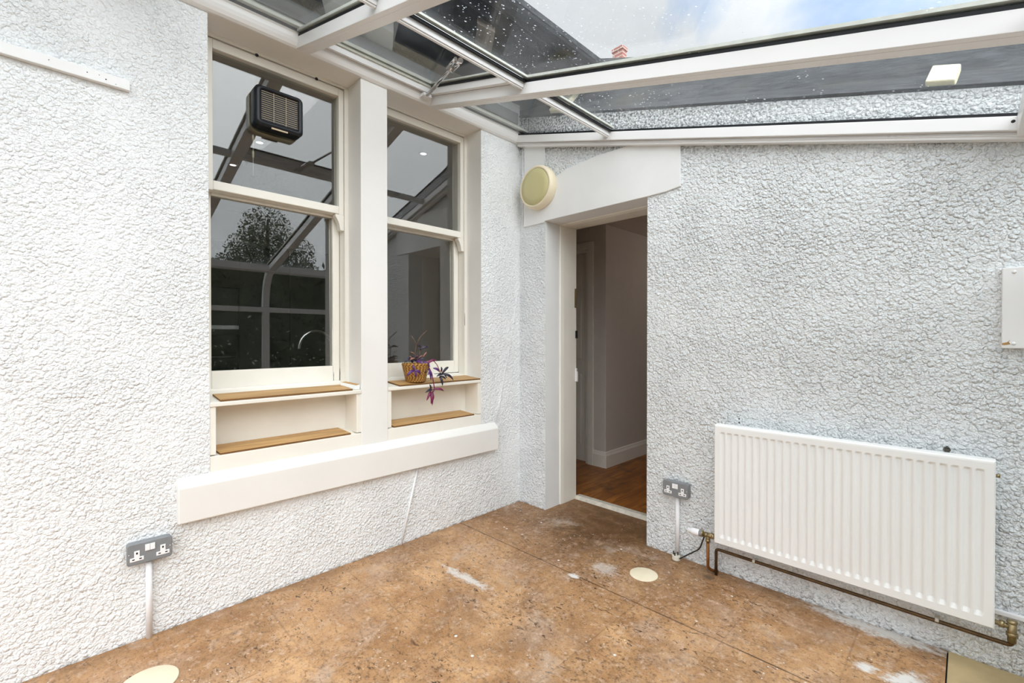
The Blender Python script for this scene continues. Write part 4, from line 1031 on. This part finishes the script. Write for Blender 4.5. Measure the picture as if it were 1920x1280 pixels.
Tp = thing('kitchen_tap', 'chrome gooseneck kitchen tap behind the left lower pane', 'tap', (-0.5, -1.263, 0.90))
arc = [(-0.5, -1.366 + 0.104*math.cos(t_), 1.207 + 0.104*math.sin(t_)) for t_ in [PI*k/16 for k in range(17)]]
part(MB().tube([(-0.5, -1.262, 0.91)] + arc + [(-0.5, -1.470, 1.19)], 0.0105, 14), 'spout', 'steel', Tp)
part(MB().lathe([(0.027, 0.0), (0.026, 0.008), (0.020, 0.012), (0.019, 0.10), (0.0, 0.10)], (-0.5, -1.262, 0.90), (0,0,1), 24), 'tap_body', 'steel', Tp)
part(MB().tube([(-0.5, -1.262, 0.97), (-0.43, -1.262, 1.0)], [0.008, 0.005], 10), 'lever', 'steel', Tp)
for dx, dy, lb in ((-1.37, -1.436, 'first'), (-2.03, -1.454, 'second'), (-0.665, -0.433, 'third')):
    nm = {'first': 'small recessed ceiling downlight behind the left upper pane, nearer the glass', 'second': 'small recessed ceiling downlight behind the left upper pane, deeper in the kitchen', 'third': 'small recessed ceiling downlight behind the right upper pane'}[lb]
    T = thing('downlight', nm, 'downlight', (dx, dy, 2.76), 0, 'kitchen downlights')
    part(MB().lathe([(0.024, 0.0), (0.040, 0.0), (0.038, 0.004), (0.025, 0.005)], (dx, dy, 2.76), (0,0,-1), 24), 'bezel', 'white', T)
    part(MB().lathe([(0.025, 0.002), (0.0, 0.0025)], (dx, dy, 2.76), (0,0,-1), 24), 'bulb', 'lampglow', T)

# ------------------------------------------------------------------ garden mirrored in the panes
structure(MB().box(2.9, 30.0, -20.0, 24.0, -0.5, -0.1).build('floor_garden', 'grass'), 'garden lawn outside the front glazing', 'ground')
def leaf_cloud(n, sampler, size, seed):
    rnd = random.Random(seed); v = []; f = []
    for i in range(n):
        c = Vector(sampler(rnd)); a = Vector((rnd.gauss(0,1), rnd.gauss(0,1), rnd.gauss(0,1))).normalized()
        b = a.orthogonal().normalized(); b.rotate(Matrix.Rotation(rnd.uniform(0, 2*PI), 3, a)); c2 = a.cross(b)
        s_ = size*rnd.uniform(0.6, 1.3); k = len(v)
        v += [c - b*s_, c - c2*s_*0.45, c + b*s_, c + c2*s_*0.45]; f.append((k, k+1, k+2, k+3))
    return MB().add(v, f)
Hg = thing('garden_hedge', 'dark green flowering hedge mirrored in the lower sash panes', 'hedge', (5.0, 1.0, -0.1))
part(MB().box(4.6, 5.4, -6.0, 9.0, -0.1, 2.25), 'hedge_core', 'leaf_green', Hg)
def hs(r):
    s_ = r.random()
    if s_ < 0.75: return (4.6 - r.uniform(0, 0.14), r.uniform(-6, 9), r.uniform(-0.1, 2.35))
    return (r.uniform(4.5, 5.5), r.uniform(-6, 9), 2.25 + abs(r.gauss(0, 0.08)))
o = part(leaf_cloud(11000, hs, 0.06, 3), 'foliage', 'leaf_green', Hg, weld=False)
o = part(leaf_cloud(420, lambda r: (4.44, r.uniform(-1.5, 2.0), 0.3 + abs(r.gauss(0, 0.5))), 0.028, 5), 'blossom', 'petal', Hg, weld=False); o['kind'] = 'stuff'
Tr = thing('garden_tree', 'leafy tree mirrored in the lower left sash pane', 'tree', (9.3, 1.2, -0.1))
part(MB().tube([(9.3, 1.2, -0.1), (9.28, 1.22, 1.5), (9.33, 1.18, 3.0), (9.3, 1.2, 4.2)], [0.14, 0.12, 0.08, 0.02], 10).tube([(9.3, 1.2, 2.2), (9.2, 0.7, 3.4)], [0.06, 0.02], 8).tube([(9.3, 1.2, 2.0), (9.3, 1.9, 3.3)], [0.06, 0.02], 8), 'trunk', 'bark', Tr)
CL = [(9.3, 1.15, 3.9, 0.62), (9.2, 0.75, 3.3, 0.55), (9.3, 1.75, 3.35, 0.6), (9.3, 1.2, 3.0, 0.8), (9.4, 2.1, 2.8, 0.5), (9.4, 0.4, 2.8, 0.5)]
def ts(r):
    cx, cy, cz_, rr = CL[r.randrange(len(CL))]
    d_ = Vector((r.gauss(0,1), r.gauss(0,1), r.gauss(0,1))).normalized()*rr*(r.random()**0.4)
    return (cx+d_.x, cy+d_.y, cz_+d_.z)
part(leaf_cloud(13000, ts, 0.034, 9), 'crown', 'tree_green', Tr, weld=False)

# ------------------------------------------------------------------ world: bright broken cloud
wd = bpy.data.worlds.new('World'); scene.world = wd; wd.use_nodes = True
t = NT(wd.node_tree)
tc = t.n('ShaderNodeTexCoord').outputs['Generated']
nz = t.noise(tc, 2.3, 7.0, 0.58, 0.3)
dp_ = t.n('ShaderNodeVectorMath', operation='DOT_PRODUCT'); t.l(tc, dp_.inputs[0]); dp_.inputs[1].default_value = Vector((-0.03, 0.87, 0.48)).normalized()
blue = t.ramp(dp_.outputs['Value'], 0.90, 0.99, -0.06, 0.19)
cov = t.ramp(t.math('SUBTRACT', nz, blue), 0.28, 0.46)
sky = t.mix(cov, (0.36, 0.58, 0.95, 1.0), (0.97, 0.99, 1.02, 1.0))
shade = t.ramp(t.noise(tc, 3.6, 5.0, 0.6), 0.35, 0.75, 1.0, 0.82)
# the overcast is brighter round the hidden sun
ds = t.n('ShaderNodeVectorMath', operation='DOT_PRODUCT'); t.l(tc, ds.inputs[0]); ds.inputs[1].default_value = Vector((0.70, -0.15, 0.70)).normalized()
glow = t.ramp(ds.outputs['Value'], 0.0, 0.95, 1.0, 3.6)
sky2 = t.n('ShaderNodeVectorMath', operation='SCALE'); t.l(sky, sky2.inputs[0]); t.l(t.math('MULTIPLY', shade, glow), sky2.inputs['Scale'])
_, _, zz = t.sep(tc)
ground = t.ramp(zz, -0.06, 0.02)
fin = t.mix(ground, (0.10, 0.11, 0.08, 1.0), sky2.outputs[0])
bg = t.n('ShaderNodeBackground'); t.l(fin, bg.inputs[0]); bg.inputs[1].default_value = 1.0
wo = t.n('ShaderNodeOutputWorld'); t.l(bg.outputs[0], wo.inputs[0])

# hazy sun behind the cloud: very large disc
def sun(name, direction, strength, angle, col):
    L = bpy.data.lights.new(name, 'SUN'); L.energy = strength; L.angle = math.radians(angle); L.color = col
    o = bpy.data.objects.new(name, L); COL.objects.link(o)
    o.rotation_euler = Vector(direction).to_track_quat('-Z', 'Y').to_euler(); return o
sun('hazy_sun', (-0.66, 0.26, -0.70), 1.6, 80.0, (1.0, 0.99, 0.975))
# unseen fill light, added to brighten the dim hall
hl = bpy.data.lights.new('hall_fill_light', 'POINT'); hl.energy = 3.0; hl.shadow_soft_size = 0.15; hl.color = (1.0, 0.92, 0.82)
ho = bpy.data.objects.new('hall_fill_light', hl); COL.objects.link(ho); ho.location = (0.95, 2.3, 2.1)

# ------------------------------------------------------------------ camera
cam = bpy.data.cameras.new('camera'); co = bpy.data.objects.new('camera', cam); COL.objects.link(co)
cam.sensor_width = 36.0; cam.lens = 857.0/1920.0*36.0; cam.clip_start = 0.02; cam.clip_end = 200.0
yaw = math.radians(45-0.07); pit = math.atan(7/857)
fw = Vector((-math.sin(yaw)*math.cos(pit), math.cos(yaw)*math.cos(pit), -math.sin(pit)))
co.location = (2.462, -2.553, 1.27)
co.rotation_euler = (PI/2 - pit, 0.0, yaw)
scene.camera = co
vs = scene.view_settings
vs.view_transform = 'Standard'; vs.look = 'None'; vs.gamma = 1.0; vs.use_curve_mapping = False; vs.exposure = -0.08
